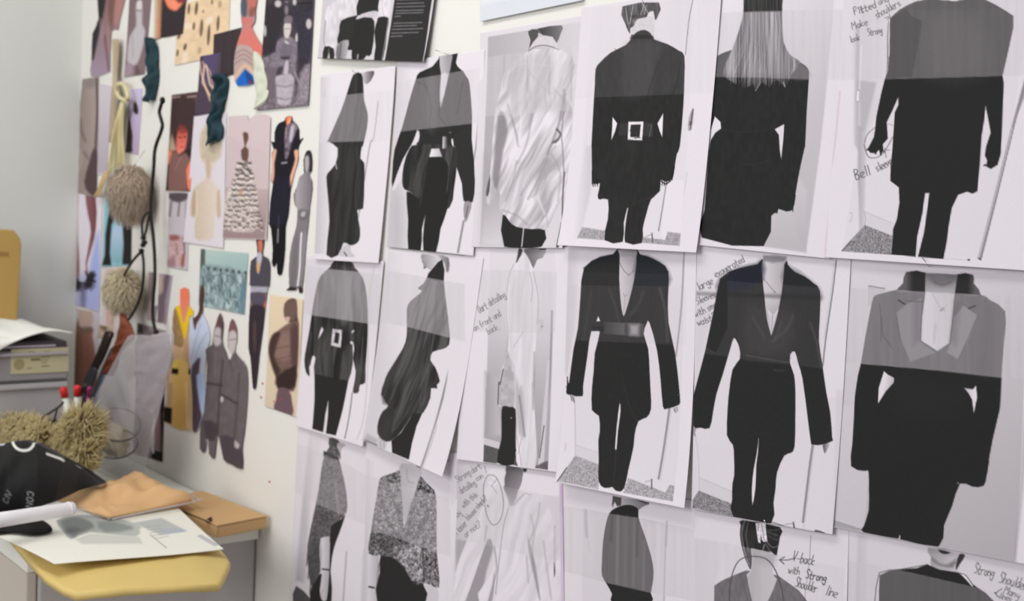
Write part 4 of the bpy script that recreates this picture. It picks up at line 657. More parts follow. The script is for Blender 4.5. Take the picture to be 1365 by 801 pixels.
def n9(c):
    c.Q("c 440 -300 c 960 -300 n 910 120 n 420 130",NZ((70,64,70),10,9,9),1); c.P("n 410 130 n 560 90 n 900 200 n 890 650 n 350 700",NZ((128,118,126),22,3,3),2,.9)
    c.P("c 440 60 c 620 60 c 600 300 c 560 420 c 520 560 c 410 600 c 400 400",(58,54,58),2,.9); c.P("c 720 60 c 900 100 c 930 500 c 880 700 c 800 760 c 780 400",NZ((62,60,70),8),2,.9); c.L("c 780 40 c 920 30",2,(45,40,44),.9); c.P("n 780 120 n 900 180 n 830 260 n 780 420 n 760 250",(60,56,62),2,.8)
    for x,y,rx,ry in ((565,40,36,38),(742,20,20,36),(893,255,30,55),(425,330,16,60),(655,110,20,50),(655,20,20,10)): c.E(300+x/8,y/8,rx/8,ry/8,(200,192,194) if x!=655 else (140,130,134),1.2,.9)
    c.P("c 560 440 c 640 390 c 720 400 c 770 470 c 770 560 n 770 130 n 750 200 n 680 180 n 640 330 n 560 240 n 500 250 n 500 130 c 540 560",NZ((128,120,130),10,3,3),1); c.P("n 580 100 c 620 470 c 680 450 c 720 500 n 700 140 n 650 170",(112,104,116),1.2,.8); c.P("n 590 130 n 690 120 n 670 150 n 620 155",(60,54,60),1.2,.8)
    c.P("c 635 250 c 705 250 c 700 350 c 670 410 c 635 390 c 628 320",(196,188,184),1); c.P("c 630 240 c 640 180 c 690 165 c 720 190 c 710 245",(120,112,118),1); c.L("c 640 310 c 690 305",1.2,(120,110,110),.7); c.P("c 640 430 c 690 470 c 650 460",(215,210,208),1); c.P("c 750 400 c 770 350 c 775 430 c 760 450",(195,190,190),1)
    c.P("n 645 175 n 675 175 n 672 310 n 625 300",(182,174,182),1); c.P("n 440 250 n 530 240 n 560 330 n 540 560 n 470 570 n 440 450",(112,102,110),2,.9); c.P("n 560 250 n 620 230 n 600 310 n 550 340",(70,64,72),1.5,.9)
    c.P("n 540 340 n 600 320 n 700 310 n 740 370 n 730 430 n 700 620 n 640 640 n 560 620 n 545 450",NZ((172,164,172),8,3,3),1); c.L("n 550 430 n 640 445 n 725 425",1.2,(110,102,110),.8,.8); c.L("n 560 560 n 640 585 n 700 565",1.2,(110,102,110),.8,.8); c.P("n 740 330 n 800 440 n 780 520 n 740 560 n 750 430",(80,74,82),1.5,.8); c.L("n 740 290 n 790 400",2,(160,150,158),.8,1)
    c.P("n 800 300 n 900 200 n 890 560 n 780 600",NZ((150,140,148),16,3,3),2,.7)
def n10(c):
    c.Q("d 130 40 d 330 20 e 320 640 e 50 500",LG("d 150 400","d 310 400",(150,138,132),(166,154,148)),1); c.L("d 310 40 d 320 400 d 300 780 e 310 200",3,(92,76,78),.9,1.2); c.L("d 140 480 d 150 600 d 190 700",3,(110,98,96),.7,1.5); c.L("d 160 60 d 120 400 d 90 760 e 80 230",2.5,(118,106,104),.7,1.5)
    c.P("d 280 780 e 230 140 e 180 340 e 230 460 e 320 470 e 330 100",(92,76,78),1.5); c.P("d 200 40 d 290 40 d 280 130 d 200 130",(136,128,126),3,.8); c.L("e 130 0 e 150 100 e 110 250",3,(176,166,158),.6,1.5); c.L("e 180 20 e 220 90",2.5,(110,98,100),.7,1.2)
def n11(c): c.Q("d 320 100 d 480 130 e 420 250 e 320 240",LG("d 330 200","e 380 200",(200,192,198),(178,168,178)),1)
def n12(c):
    c.Q("d 640 150 d 800 150 e 760 50 e 600 40",LG("d 660 200","d 700 780",(192,184,210),(178,162,190)),1); c.P("d 720 280 d 750 340 d 755 400 d 735 420 d 695 370",(58,52,54),1.2); c.P("d 655 450 d 680 560 d 695 650 d 690 760 e 690 20 e 610 25 d 625 800 d 640 600",(66,58,54),1.2); c.L("d 660 480 d 700 350",2.5,(140,128,160),.7,1)
def n13(c):
    c.Q("r 50 310 r 240 330 r 240 950 r 20 900",(214,208,216),1); c.P("f 340 60 f 350 800 f 300 900 f 200 850 f 230 500 f 270 300",(160,172,220),3,.9); c.P("f 20 560 f 340 560 f 330 1000 f 0 900",(170,174,214),5,.7)
    c.P("r 70 300 r 98 305 r 96 400 r 96 560 r 104 680 f 125 560 f 95 570 f 80 250",LG("r 70 400","r 100 400",(112,84,92),(150,112,110)),1); c.P("r 136 310 r 190 330 r 192 500 r 170 600 r 145 690 r 150 730 f 210 560 f 195 400 r 165 520 r 150 430",LG("r 150 400","r 190 400",(138,96,100),(122,78,84)),1)
    r=random.Random(5)
    for i in range(40):
        a=r.uniform(2.2,6.6) if i<20 else r.uniform(-1.3,2.2); bx,by=((110,610) if i<20 else (225,590)); L=r.uniform(60,130)
        c.L(f"f {bx} {by} f {bx+L*math.cos(a)*.75} {by+L*abs(math.sin(a))*(.9 if i<20 else (1 if i%2 else -.8))}",1.8,(56,52,60),.7,.9)
    c.P("f 50 600 f 120 580 f 140 660 f 120 690",(52,46,50),2); c.P("f 170 640 f 240 520 f 290 500 f 260 640 f 200 690",(52,46,50),2); c.P("f 140 680 f 200 660 f 190 900 f 150 900",(100,98,130),3,.7)
def n14(c):
    c.Q("e 400 400 e 700 400 f 690 440 f 370 440",LG("e 420 500","f 540 300",(128,182,196),(150,190,204)),1); c.P("f 480 30 f 600 20 f 600 380 f 470 380",LG("f 500 100","f 540 400",(176,192,214),(130,170,178)),2,.9)
    c.P("e 490 450 e 540 560 e 510 700 e 470 800 f 460 150 f 455 300 f 470 430 f 370 430 f 400 320 f 405 100 e 430 740",(48,44,44),1.2,1,1); c.P("e 500 470 e 560 480 e 690 700 f 680 420 f 585 420 f 600 200 f 590 30 e 550 620",(50,46,44),1.2,1,1)
def n15(c):
    c.Q("g 20 60 g 380 80 g 330 900 g 10 900",(196,188,196),1); c.P("g 120 110 g 260 120 g 270 240 g 200 310 g 130 260",(184,160,150),2); c.P("g 110 200 g 130 280 g 200 310 g 260 280 g 270 400 g 300 620 g 300 1200 g 20 1200 g 50 800 g 80 400",LG("g 80 600","g 270 600",(112,80,66),(156,112,100)),1.5); c.P("g 120 290 g 260 290 g 262 350 g 110 350",(120,98,88),2,.8); c.P("g 170 450 g 220 450 g 230 900 g 180 900",(150,104,92),3,.7)
def n16(c):
    c.Q("h 140 110 h 430 90 i 360 460 i 90 440",(92,70,66),1); c.P("h 170 200 h 260 160 h 390 200 h 400 500 h 370 800 h 300 640 h 200 600 h 160 500 h 150 300",(84,68,66),1.5); c.P("h 150 560 h 190 680 h 200 720 h 120 720",(186,160,138),2)
    c.P("h 165 200 h 260 140 h 395 190 h 410 400 h 385 640 h 330 760 h 300 640 h 240 430 h 200 600 h 170 560 h 140 400",(74,58,58),1.2); c.P("h 208 560 h 225 480 h 262 455 h 300 490 h 322 540 h 312 640 h 290 720 i 262 20 i 235 45 i 212 30 h 205 720 h 200 640",LG("h 240 460","h 260 720",(176,84,76),(222,128,112)),1.2); c.P("h 212 520 h 235 450 h 300 460 h 325 530 h 290 500 h 250 500",(112,58,56),1.5,.8); c.E(210+240/8,110+585/8,1.8,1.,(60,30,30),.7,.8); c.E(210+290/8,110+580/8,1.8,1.,(60,30,30),.7,.8); c.L("h 262 580 h 258 635",1,(170,80,72),.6); c.P("h 230 500 h 310 500 h 300 540 h 240 540",(130,60,56),2,.7); c.L("h 240 690 h 280 690",1.6,(190,70,80),.8,1)
    c.P("h 115 720 i 160 30 i 150 120 i 100 190 h 110 780",(238,138,98),1.5); c.P("i 310 160 i 350 100 i 375 110 i 355 420 i 320 400 i 300 250",(232,130,104),1.5); c.P("h 160 740 i 200 20 i 240 70 i 300 30 i 350 110 i 300 220 i 310 430 i 120 440 i 120 160",(132,100,96),1.5); c.P("i 290 0 i 380 0 i 370 110 i 330 60",(60,44,44),1.5); c.Q("i 90 150 i 120 150 i 110 440 i 90 440",(66,54,54),1); c.L("i 260 60 i 190 200",.8,(180,150,140),.6); c.L("h 155 160 h 240 150",1.6,(190,170,166),.7); c.L("h 320 155 h 410 145",1.6,(200,182,176),.7)
def n17(c):
    c.Q("i 120 440 i 340 460 o 560 500 o 340 450",(188,180,186),1); c.P("i 130 460 i 330 460 i 320 520 i 220 560 i 130 520",(92,84,88),1.5); c.L("i 150 540 i 130 700",3,(110,100,106),.7,1.2); c.L("i 235 560 i 220 700",2.5,(100,92,98),.7,1.2); c.L("i 300 540 i 300 720",2,(150,140,146),.7,1.2)
    c.Q("o 370 100 o 470 110 o 540 120 o 530 440 o 350 440",NZ((188,160,160),14,3,3),1.5); c.P("o 375 110 o 465 110 o 465 160 o 375 160",(150,100,98),1.5); c.P("o 500 340 o 530 300 o 520 440 o 495 440",(140,84,74),1.5,.9); c.L("o 440 200 o 455 310",2.5,(150,118,112),.8,1); c.L("o 520 150 o 530 300",2,(110,90,100),.8,1); c.P("o 360 370 o 420 330 o 430 440 o 360 440",(150,112,126),2,.7)
def n18(c):
    c.Q("h 390 360 h 760 320 i 720 800 o 900 280 o 520 180",(208,202,208),1); c.P("h 520 430 h 600 420 h 690 560 i 680 40 i 630 130 i 610 200 i 560 250 i 560 300 i 600 340 i 650 420 i 680 520 i 680 710 i 630 710 s 290 400 s 265 430 s 262 545 s 210 562 s 162 550 s 165 430 i 410 700 i 355 700 i 360 520 i 400 400 i 500 320 i 520 270 i 510 160 i 470 110 h 450 700 h 460 540",NZ(LG("i 360 300","i 680 300",(196,178,160),(212,202,192)),4),1.3)
    c.P("h 470 540 h 600 430 h 690 560 i 670 80 i 540 130 i 470 80",NZ((186,172,152),10,3,3),2,.7); c.P("i 380 450 i 410 440 i 405 690 i 370 690",(176,152,130),1.5,.8); c.P("i 635 450 i 665 440 i 675 700 i 635 700",(186,164,144),1.5,.8); c.P("i 515 140 i 560 100 i 570 280 i 530 290",(178,156,136),2,.6); c.L("i 415 430 i 420 690",1,(226,216,208),.6,1.5)
def n19(c):
    c.Q("h 760 330 h 1200 300 s 550 800 s 540 290 s 540 100 s 330 0",LG("s 420 20","s 420 540",(200,184,186),(188,170,172)),1); c.Q("s 320 275 s 560 290 s 545 400 s 535 555 s 308 548",LG("s 500 290","s 500 555",(182,164,164),(150,130,130)),1)
    c.P("s 415 -10 s 440 -12 s 445 20 s 430 60 s 446 80 s 440 140 s 412 135 s 406 80 s 425 60",(106,82,74),1); c.P("s 395 140 s 440 145 s 470 190 s 490 280 s 495 400 s 490 500 s 440 520 s 370 515 s 322 490 s 322 350 s 350 260 s 370 200",NZ((192,180,176),34,1.3,1.8,6),1)
    for j in range(13):
        y=150+j*28; w=30+j*6; 
        for i in range(-4,5):
            x=415+i*w*.24+(vnoise(np.array([i*1.7+9]),np.array([j*2.3]),3)[0]-.5)*14; y=150+j*28+(vnoise(np.array([i*2.1+5]),np.array([j*1.9]),6)[0]-.5)*22; c.L(f"s {x} {y} s {x+6} {y+9} s {x+13} {y}",1.5,(70,60,58),.75,.5); c.L(f"s {x+2} {y+13} s {x+9} {y+18}",1.4,(224,216,212),.8,.5)
    c.P("s 395 300 s 410 290 s 412 315 s 400 320",(190,150,110),1,.8)
def n20(c):
    c.P(O20,(40,38,46),1,1,0); c.P("j 350 150 j 395 145 j 380 200 j 358 220",(226,130,96),1); c.P("j 360 210 j 385 150 j 375 215",(236,180,150),1)
    c.P("j 248 410 j 280 400 j 262 500 j 262 620 j 240 650 j 234 560",(214,166,146),1); c.P("j 410 410 j 445 400 j 440 500 j 405 620 j 385 690 j 368 650 j 395 560 j 420 470",(220,168,144),1)
    c.P("j 345 230 j 400 190 j 445 220 j 400 330 j 370 440 j 345 470 j 340 380",NZ((116,104,116),30,2,3),1.2); c.P("j 385 220 j 415 220 j 395 330 j 375 330",(190,180,190),1.2,.9); c.L("j 320 500 j 355 495",2,(170,170,176),.9); c.L("j 352 225 j 350 280",1,(200,180,150),.8)
    c.P("j 260 600 j 380 600 j 390 720 k 360 150 k 340 420 k 320 600 k 290 600 k 280 520 k 250 550 k 240 300 k 222 200 k 230 40",(44,42,54),1,.9,1); c.P("k 235 240 k 300 250 k 350 220 k 345 430 k 315 605 k 290 600 k 285 520 k 262 555 k 245 510",(34,32,34),1.5,.9); c.L("k 300 160 k 292 260",1.2,(90,88,96),.7); c.L("k 292 262 k 290 360",2,(200,196,200),.6)
O20="j 345 150 j 370 138 j 398 142 j 405 175 j 440 210 j 455 260 j 455 320 j 478 300 j 480 320 j 458 355 j 445 405 j 447 480 j 420 570 j 392 690 j 385 740 k 372 150 k 350 250 k 345 420 k 322 605 k 285 600 k 282 520 k 262 555 k 244 520 k 250 420 k 235 260 k 218 220 k 226 80 k 232 20 j 248 660 j 232 640 j 240 520 j 243 410 j 255 400 j 232 330 j 260 335 j 262 260 j 290 195 j 335 175"
O21="j 505 405 j 540 405 j 552 480 j 548 560 j 530 590 j 552 640 k 548 0 k 535 80 k 525 200 k 510 330 k 498 480 k 490 600 k 478 700 k 478 745 k 450 748 k 440 700 k 425 730 k 345 728 k 375 700 k 372 600 k 380 450 k 400 340 k 430 230 k 435 110 k 415 80 j 405 740 j 430 680 j 452 600 j 485 575 j 480 480"
def n21(c):
    c.Q("j 380 380 j 570 380 k 560 820 k 330 820",(128,122,126),1); c.P("j 490 400 j 545 400 j 555 480 j 550 570 j 520 560 j 480 570 j 480 470",(60,56,60),1.2); c.P("j 495 450 j 525 450 j 525 540 j 505 575 j 492 530",(170,162,164),1.3)
    c.P("j 450 600 j 500 570 j 552 640 k 530 80 k 520 130 k 435 110 j 420 740",LG("j 440 650","j 550 650",(160,154,158),(120,114,118)),1.3); c.P("k 455 110 k 520 120 k 515 180 k 460 190",(110,104,108),1.5,.8); c.P("k 465 135 k 500 125 k 495 160 k 470 165",(190,186,190),1,.8); c.P("k 425 330 k 440 340 k 430 560 k 420 720 k 380 700",(112,106,108),2,.6); c.L("k 470 290 k 462 400 k 455 560 k 440 690",2.4,(216,212,214),.95); c.P("k 345 728 k 375 700 k 425 705 k 425 730",(58,52,56),1); c.P("k 450 700 k 475 705 k 475 748 k 452 745",(66,48,52),1); c.P("k 480 320 k 505 300 k 490 500 k 470 640",(150,144,148),2,.6)
def n22(c):
    c.Q("o 690 250 s 450 600 t 370 170 t 180 120",LG("s 200 620","t 300 160",(178,194,188),(128,160,166)),1); r=random.Random(8)
    c.P("s 190 610 s 215 612 s 205 800 s 185 800",(84,92,88),1.2,.9); c.P("s 190 720 s 240 690 s 440 740 t 360 165 t 186 110",NZ((140,156,158),26,2.2,4,8),2)
    for i in range(7):
        x=232+i*33; y=712+i*4; c.E(220+x/4.005,180+y/4.005,1.7,2.6,(72,80,84),.8); c.E(220+x/4.005,180+(y+40)/4.005,3.,8,(176,190,192) if i%2 else (110,126,130),1.2,.8)
    for i in range(34):
        x=r.uniform(200,350); y=r.uniform(10,135); c.L(f"t {x} {y} t {x+r.uniform(-6,8)} {y+r.uniform(10,30)}",r.uniform(1,2.4),r.choice([(72,92,100),(190,208,208),(60,78,84),(160,184,190)]),.7,.7)
    c.L("t 195 60 t 280 10 t 360 70",1.2,(84,104,110),.7,.8); c.P("t 345 60 t 365 50 t 362 160 t 340 160",(92,124,140),2,.6)
O23="k 120 350 k 135 302 k 165 298 k 185 330 k 182 400 k 175 455 k 215 480 k 232 540 k 228 690 k 215 710 l 165 30 l 150 150 l 140 250 l 118 410 l 98 600 l 85 620 l 75 600 l 62 430 l 50 380 l 50 220 l 58 100 l 60 0 k 70 700 k 72 650 k 80 500 k 130 460"
def n23(c):
    c.Q("k 60 280 k 240 280 l 180 640 l 40 640",(84,80,88),1); c.P("k 120 350 k 140 305 k 180 310 k 185 420 k 170 460 k 135 450",(58,46,46),1); c.P("k 135 350 k 172 345 k 172 420 k 158 440 k 140 430",(190,118,100),1.2); c.P("k 130 440 k 170 450 k 155 540 k 140 600 k 128 560",(184,178,190),1.2); c.P("k 128 520 k 150 520 k 142 590 k 130 580",(214,160,110),1)
    c.P("k 60 695 k 232 700 k 230 745 k 60 745",(176,172,186),1.2,.9,1); c.P("l 60 60 l 70 100 l 65 130",(214,130,110),1); c.P("l 148 60 l 160 60 l 150 140 l 142 130",(222,120,96),1); c.P("l 55 130 l 145 130 l 140 250 l 115 400 l 96 600 l 78 600 l 60 420 l 50 250",(64,56,62),1.2); c.P("l 80 230 l 95 230 l 92 380 l 84 380",(110,84,80),2,.8); c.P("l 70 45 l 150 50 l 145 110 l 65 105",(92,86,100),1.2)
def n24(c):
    c.Q("l 170 50 l 390 80 l 340 800 l 140 720",LG("l 180 100","l 180 700",(216,198,172),(204,190,168)),1); c.P("l 265 110 l 300 80 l 335 90 l 340 180 l 350 240 l 330 230 l 290 220 l 262 180",(92,76,74),1.2); c.P("l 265 110 l 330 90 l 330 190 l 290 215 l 265 190",(122,100,94),1.5,.8); c.P("l 270 190 l 295 190 l 290 215 l 272 215",(200,170,160),1)
    c.P("l 190 300 l 220 275 l 280 230 l 330 215 l 350 240 l 345 400 l 335 560 l 318 630 l 270 620 l 225 615 l 215 550 l 190 480 l 170 400 l 175 340",NZ((120,98,92),6,3,3),1.2); c.P("l 200 320 l 290 270 l 300 400 l 280 450 l 210 430",(142,118,110),3,.8); c.P("l 190 300 l 215 280 l 240 290 l 200 420 l 240 500 l 215 540 l 180 450 l 170 370",(66,52,50),2,.8); c.P("l 300 260 l 345 250 l 340 480 l 310 500",(88,68,70),2,.8); c.P("l 215 545 l 330 480 l 325 600 l 270 620 l 225 610",(52,42,42),2,.8)
    c.P("l 230 610 l 290 620 l 310 700 l 312 775 l 205 742 l 215 680",(112,92,98),1.2); c.L("l 200 380 l 290 360",1.2,(92,74,70),.6,1); c.L("l 220 440 l 300 420",1.2,(92,74,70),.6,1)
def n25(c):
    c.Q("p 380 0 p 620 0 q 440 440 q 200 380",(206,176,140),1); c.Q("p 410 90 p 440 60 p 430 460 p 380 520 q 225 330 q 200 380",(150,126,104),1.5,.9)
    c.P("p 480 -120 p 575 -120 p 580 60 p 540 240 p 500 210 p 480 60",LG("p 490 0","p 540 200",(226,128,100),(212,150,132)),1); c.P("p 430 60 p 475 40 p 500 200 p 530 240 p 575 60 p 600 80 p 625 140 p 560 340 p 520 420 p 470 260",(232,190,44),1); c.P("p 420 90 p 470 200 p 520 420 p 500 500 p 430 480 p 395 400",NZ((150,124,90),14,2,2),1.5,.9)
    c.P("p 540 380 p 600 200 p 600 700 p 560 720 p 520 560",(196,158,124),2,.9); c.P("p 420 640 p 540 650 p 570 760 q 400 350 q 370 420 q 285 370 q 290 100",LG("p 420 700","q 340 380",(222,188,120),(208,168,108)),1.5); c.P("p 420 650 p 460 640 p 440 730 p 410 720",(232,200,96),1.5); c.L("q 390 60 q 400 390",2,(232,200,184),.7,1.5)
    c.Q("p 398 728 p 465 735 p 460 790 p 390 785",(46,36,32),1); c.Q("p 575 735 p 615 735 p 610 790 p 570 790",(46,36,32),1); c.Q("q 225 240 q 285 250 q 280 372 q 222 350",(44,38,34),1); c.Q("q 232 60 q 290 60 q 280 240 q 230 235",(178,150,118),1.2,.8)
O25="p 415 95 p 440 60 p 480 40 p 480 -120 p 575 -120 p 580 50 p 625 110 p 620 170 p 580 200 p 580 500 p 590 740 q 440 200 q 445 430 q 220 355 q 240 200 p 340 700 p 385 500 p 400 200"
O26="p 685 -40 p 700 -140 p 730 -170 p 745 -60 p 740 0 p 725 140 p 770 220 p 800 330 p 800 430 p 770 560 q 530 20 q 545 200 q 520 310 q 480 430 q 440 420 q 440 200 p 590 740 p 575 600 p 580 200 p 640 180 p 680 110"
def n26(c):
    c.Q("p 560 -200 p 820 -200 q 560 500 q 400 500",(192,200,216),1); c.P("p 680 -180 p 750 -180 p 745 -20 p 720 140 p 660 250 p 640 320 p 625 260 p 620 180 p 680 110",(92,66,60),1.2); c.P("p 600 740 p 640 660 p 700 620 q 480 80 q 500 250 q 510 320 q 470 440 q 440 430 q 430 150",(96,82,94),1.5); c.L("p 700 250 p 640 450 p 600 640",2,(160,170,190),.7,1.5); c.L("p 770 350 p 680 500 p 640 640",2,(150,162,186),.6,1.5); c.P("q 470 0 q 540 0 q 545 150 q 515 300 q 490 180",(176,192,222),1.5)
O27="m 130 110 m 150 55 m 168 110 m 162 190 m 180 240 m 192 275 m 205 255 m 185 220 m 188 140 m 205 82 m 228 125 m 230 190 m 222 240 m 265 290 m 280 340 m 278 480 m 265 620 m 255 690 m 258 785 m 205 765 m 165 740 m 140 630 m 128 735 m 100 715 m 90 640 m 85 705 m 58 690 m 62 560 m 75 520 m 90 300 m 80 230 m 112 205 m 118 150"
def n27(c):
    c.Q("m 40 40 m 300 40 m 300 820 m 40 820",NZ((112,104,106),4,5,8),1); c.P("m 130 115 m 150 60 m 168 115 m 165 140 m 132 135",(112,84,88),1.2); c.P("m 188 145 m 205 88 m 228 125 m 226 150",(128,92,94),1.2)
    c.P("m 120 150 m 135 125 m 162 140 m 158 195 m 135 215 m 120 195",(186,178,178),1.5); c.P("m 190 155 m 215 140 m 230 165 m 226 220 m 205 255 m 188 225",(190,182,182),1.5); c.L("m 125 165 m 155 170",1.2,(110,100,100),.7,1); c.L("m 195 185 m 225 180",1.2,(110,100,100),.7,1)
    c.P("m 150 85 m 166 120 m 164 190 m 155 180 m 155 130",(80,74,78),1.5,.8); c.L("m 90 385 m 160 395",3,(78,70,72),.8,1.2); c.L("m 160 440 m 230 480",3,(76,68,70),.8,1.2); c.E(250+160/3.48,400+460/3.48,2.2,4,(196,190,188),1); c.L("m 165 280 m 150 440 m 140 620",2,(72,66,70),.8,1.5); c.L("m 240 340 m 232 480 m 215 640",2,(84,76,80),.7,1.5); c.L("m 195 280 m 215 330",1.2,(80,74,76),.7,1)
    c.P("m 75 560 m 140 575 m 130 650 m 90 640",(78,72,76),2,.8); c.P("m 150 630 m 215 640 m 255 700 m 255 780 m 170 740",(84,76,82),2,.8); c.P("m 220 650 m 242 670 m 235 690 m 218 680",(182,174,176),1.2); c.P("m 60 570 m 80 560 m 85 700 m 60 690",(98,92,96),1.5,.6); c.L("m 92 650 m 95 700",2.5,(214,210,208),.9,1); c.L("m 142 640 m 160 735",3,(210,206,204),.9,1); c.L("m 130 240 m 128 360",1.5,(136,128,130),.6,1)
def n28(c):
    c.Q("o 140 500 o 400 530 p 330 260 p 140 200",LG("o 180 600","o 380 600",(176,158,156),(170,156,170)),1); c.P("o 330 500 o 370 560 p 320 0 p 310 230 p 220 220 p 225 20",(116,102,112),2,.9); c.P("o 170 500 o 220 560 o 200 790 o 160 780",(120,108,110),2.5,.8); c.P("o 240 560 o 290 560 o 300 700 o 250 740",(190,168,156),2,.9); c.P("p 200 20 p 240 20 p 230 200 p 200 190",(150,140,150),2,.7)
def n29(c):
    c.Q("p 0 230 p 360 330 q 210 700 q 0 640",(150,138,142),1); c.Q("p 25 245 p 330 330 p 330 480 p 30 420",NZ((160,148,152),24,2,2),1); c.Q("p 25 245 p 80 265 p 90 400 p 30 420",(76,74,80),1.5); c.P("p 100 400 p 190 430 p 180 455 p 100 430",(52,46,50),1); c.P("p 270 430 p 330 440 p 320 480 p 270 465",(52,46,50),1); c.P("p 60 350 p 250 400 p 330 440 p 60 380",(208,200,202),1.2,.8)
    c.P("p 0 430 p 340 490 q 250 0 q 200 200 q 200 600 q 130 640 q 0 560",NZ(LG("p 30 600","p 340 600",(138,126,132),(160,148,156)),6,5,5),1.5,.95); c.P("q 245 0 q 255 0 q 225 350 q 205 600 q 185 600 q 190 260",(54,46,50),1.5); c.P("q 150 300 q 190 300 q 200 600 q 160 580",(150,128,130),2,.8); c.Q("q 130 570 q 215 590 q 212 665 q 128 635",(48,42,44),1); c.P("p 270 480 p 300 480 p 300 720 p 270 700",(128,124,130),2,.7)
def n30(c):
    c.Q("f 360 440 f 800 460 g 650 400 g 380 380",(206,200,200),1); c.P("f 400 520 f 500 480 g 500 300 g 420 320",(196,172,160),2,.8); c.L("f 420 700 g 430 80 g 440 250",2,(226,150,140),.7,1.5); c.L("g 490 50 g 480 250",2,(150,130,100),.6,1.5)
def n31(c): c.Q("g 340 260 g 500 300 g 480 420 g 330 400",NZ((190,168,150),10),1); c.P("g 350 280 g 420 290 g 400 330",(112,92,80),2)
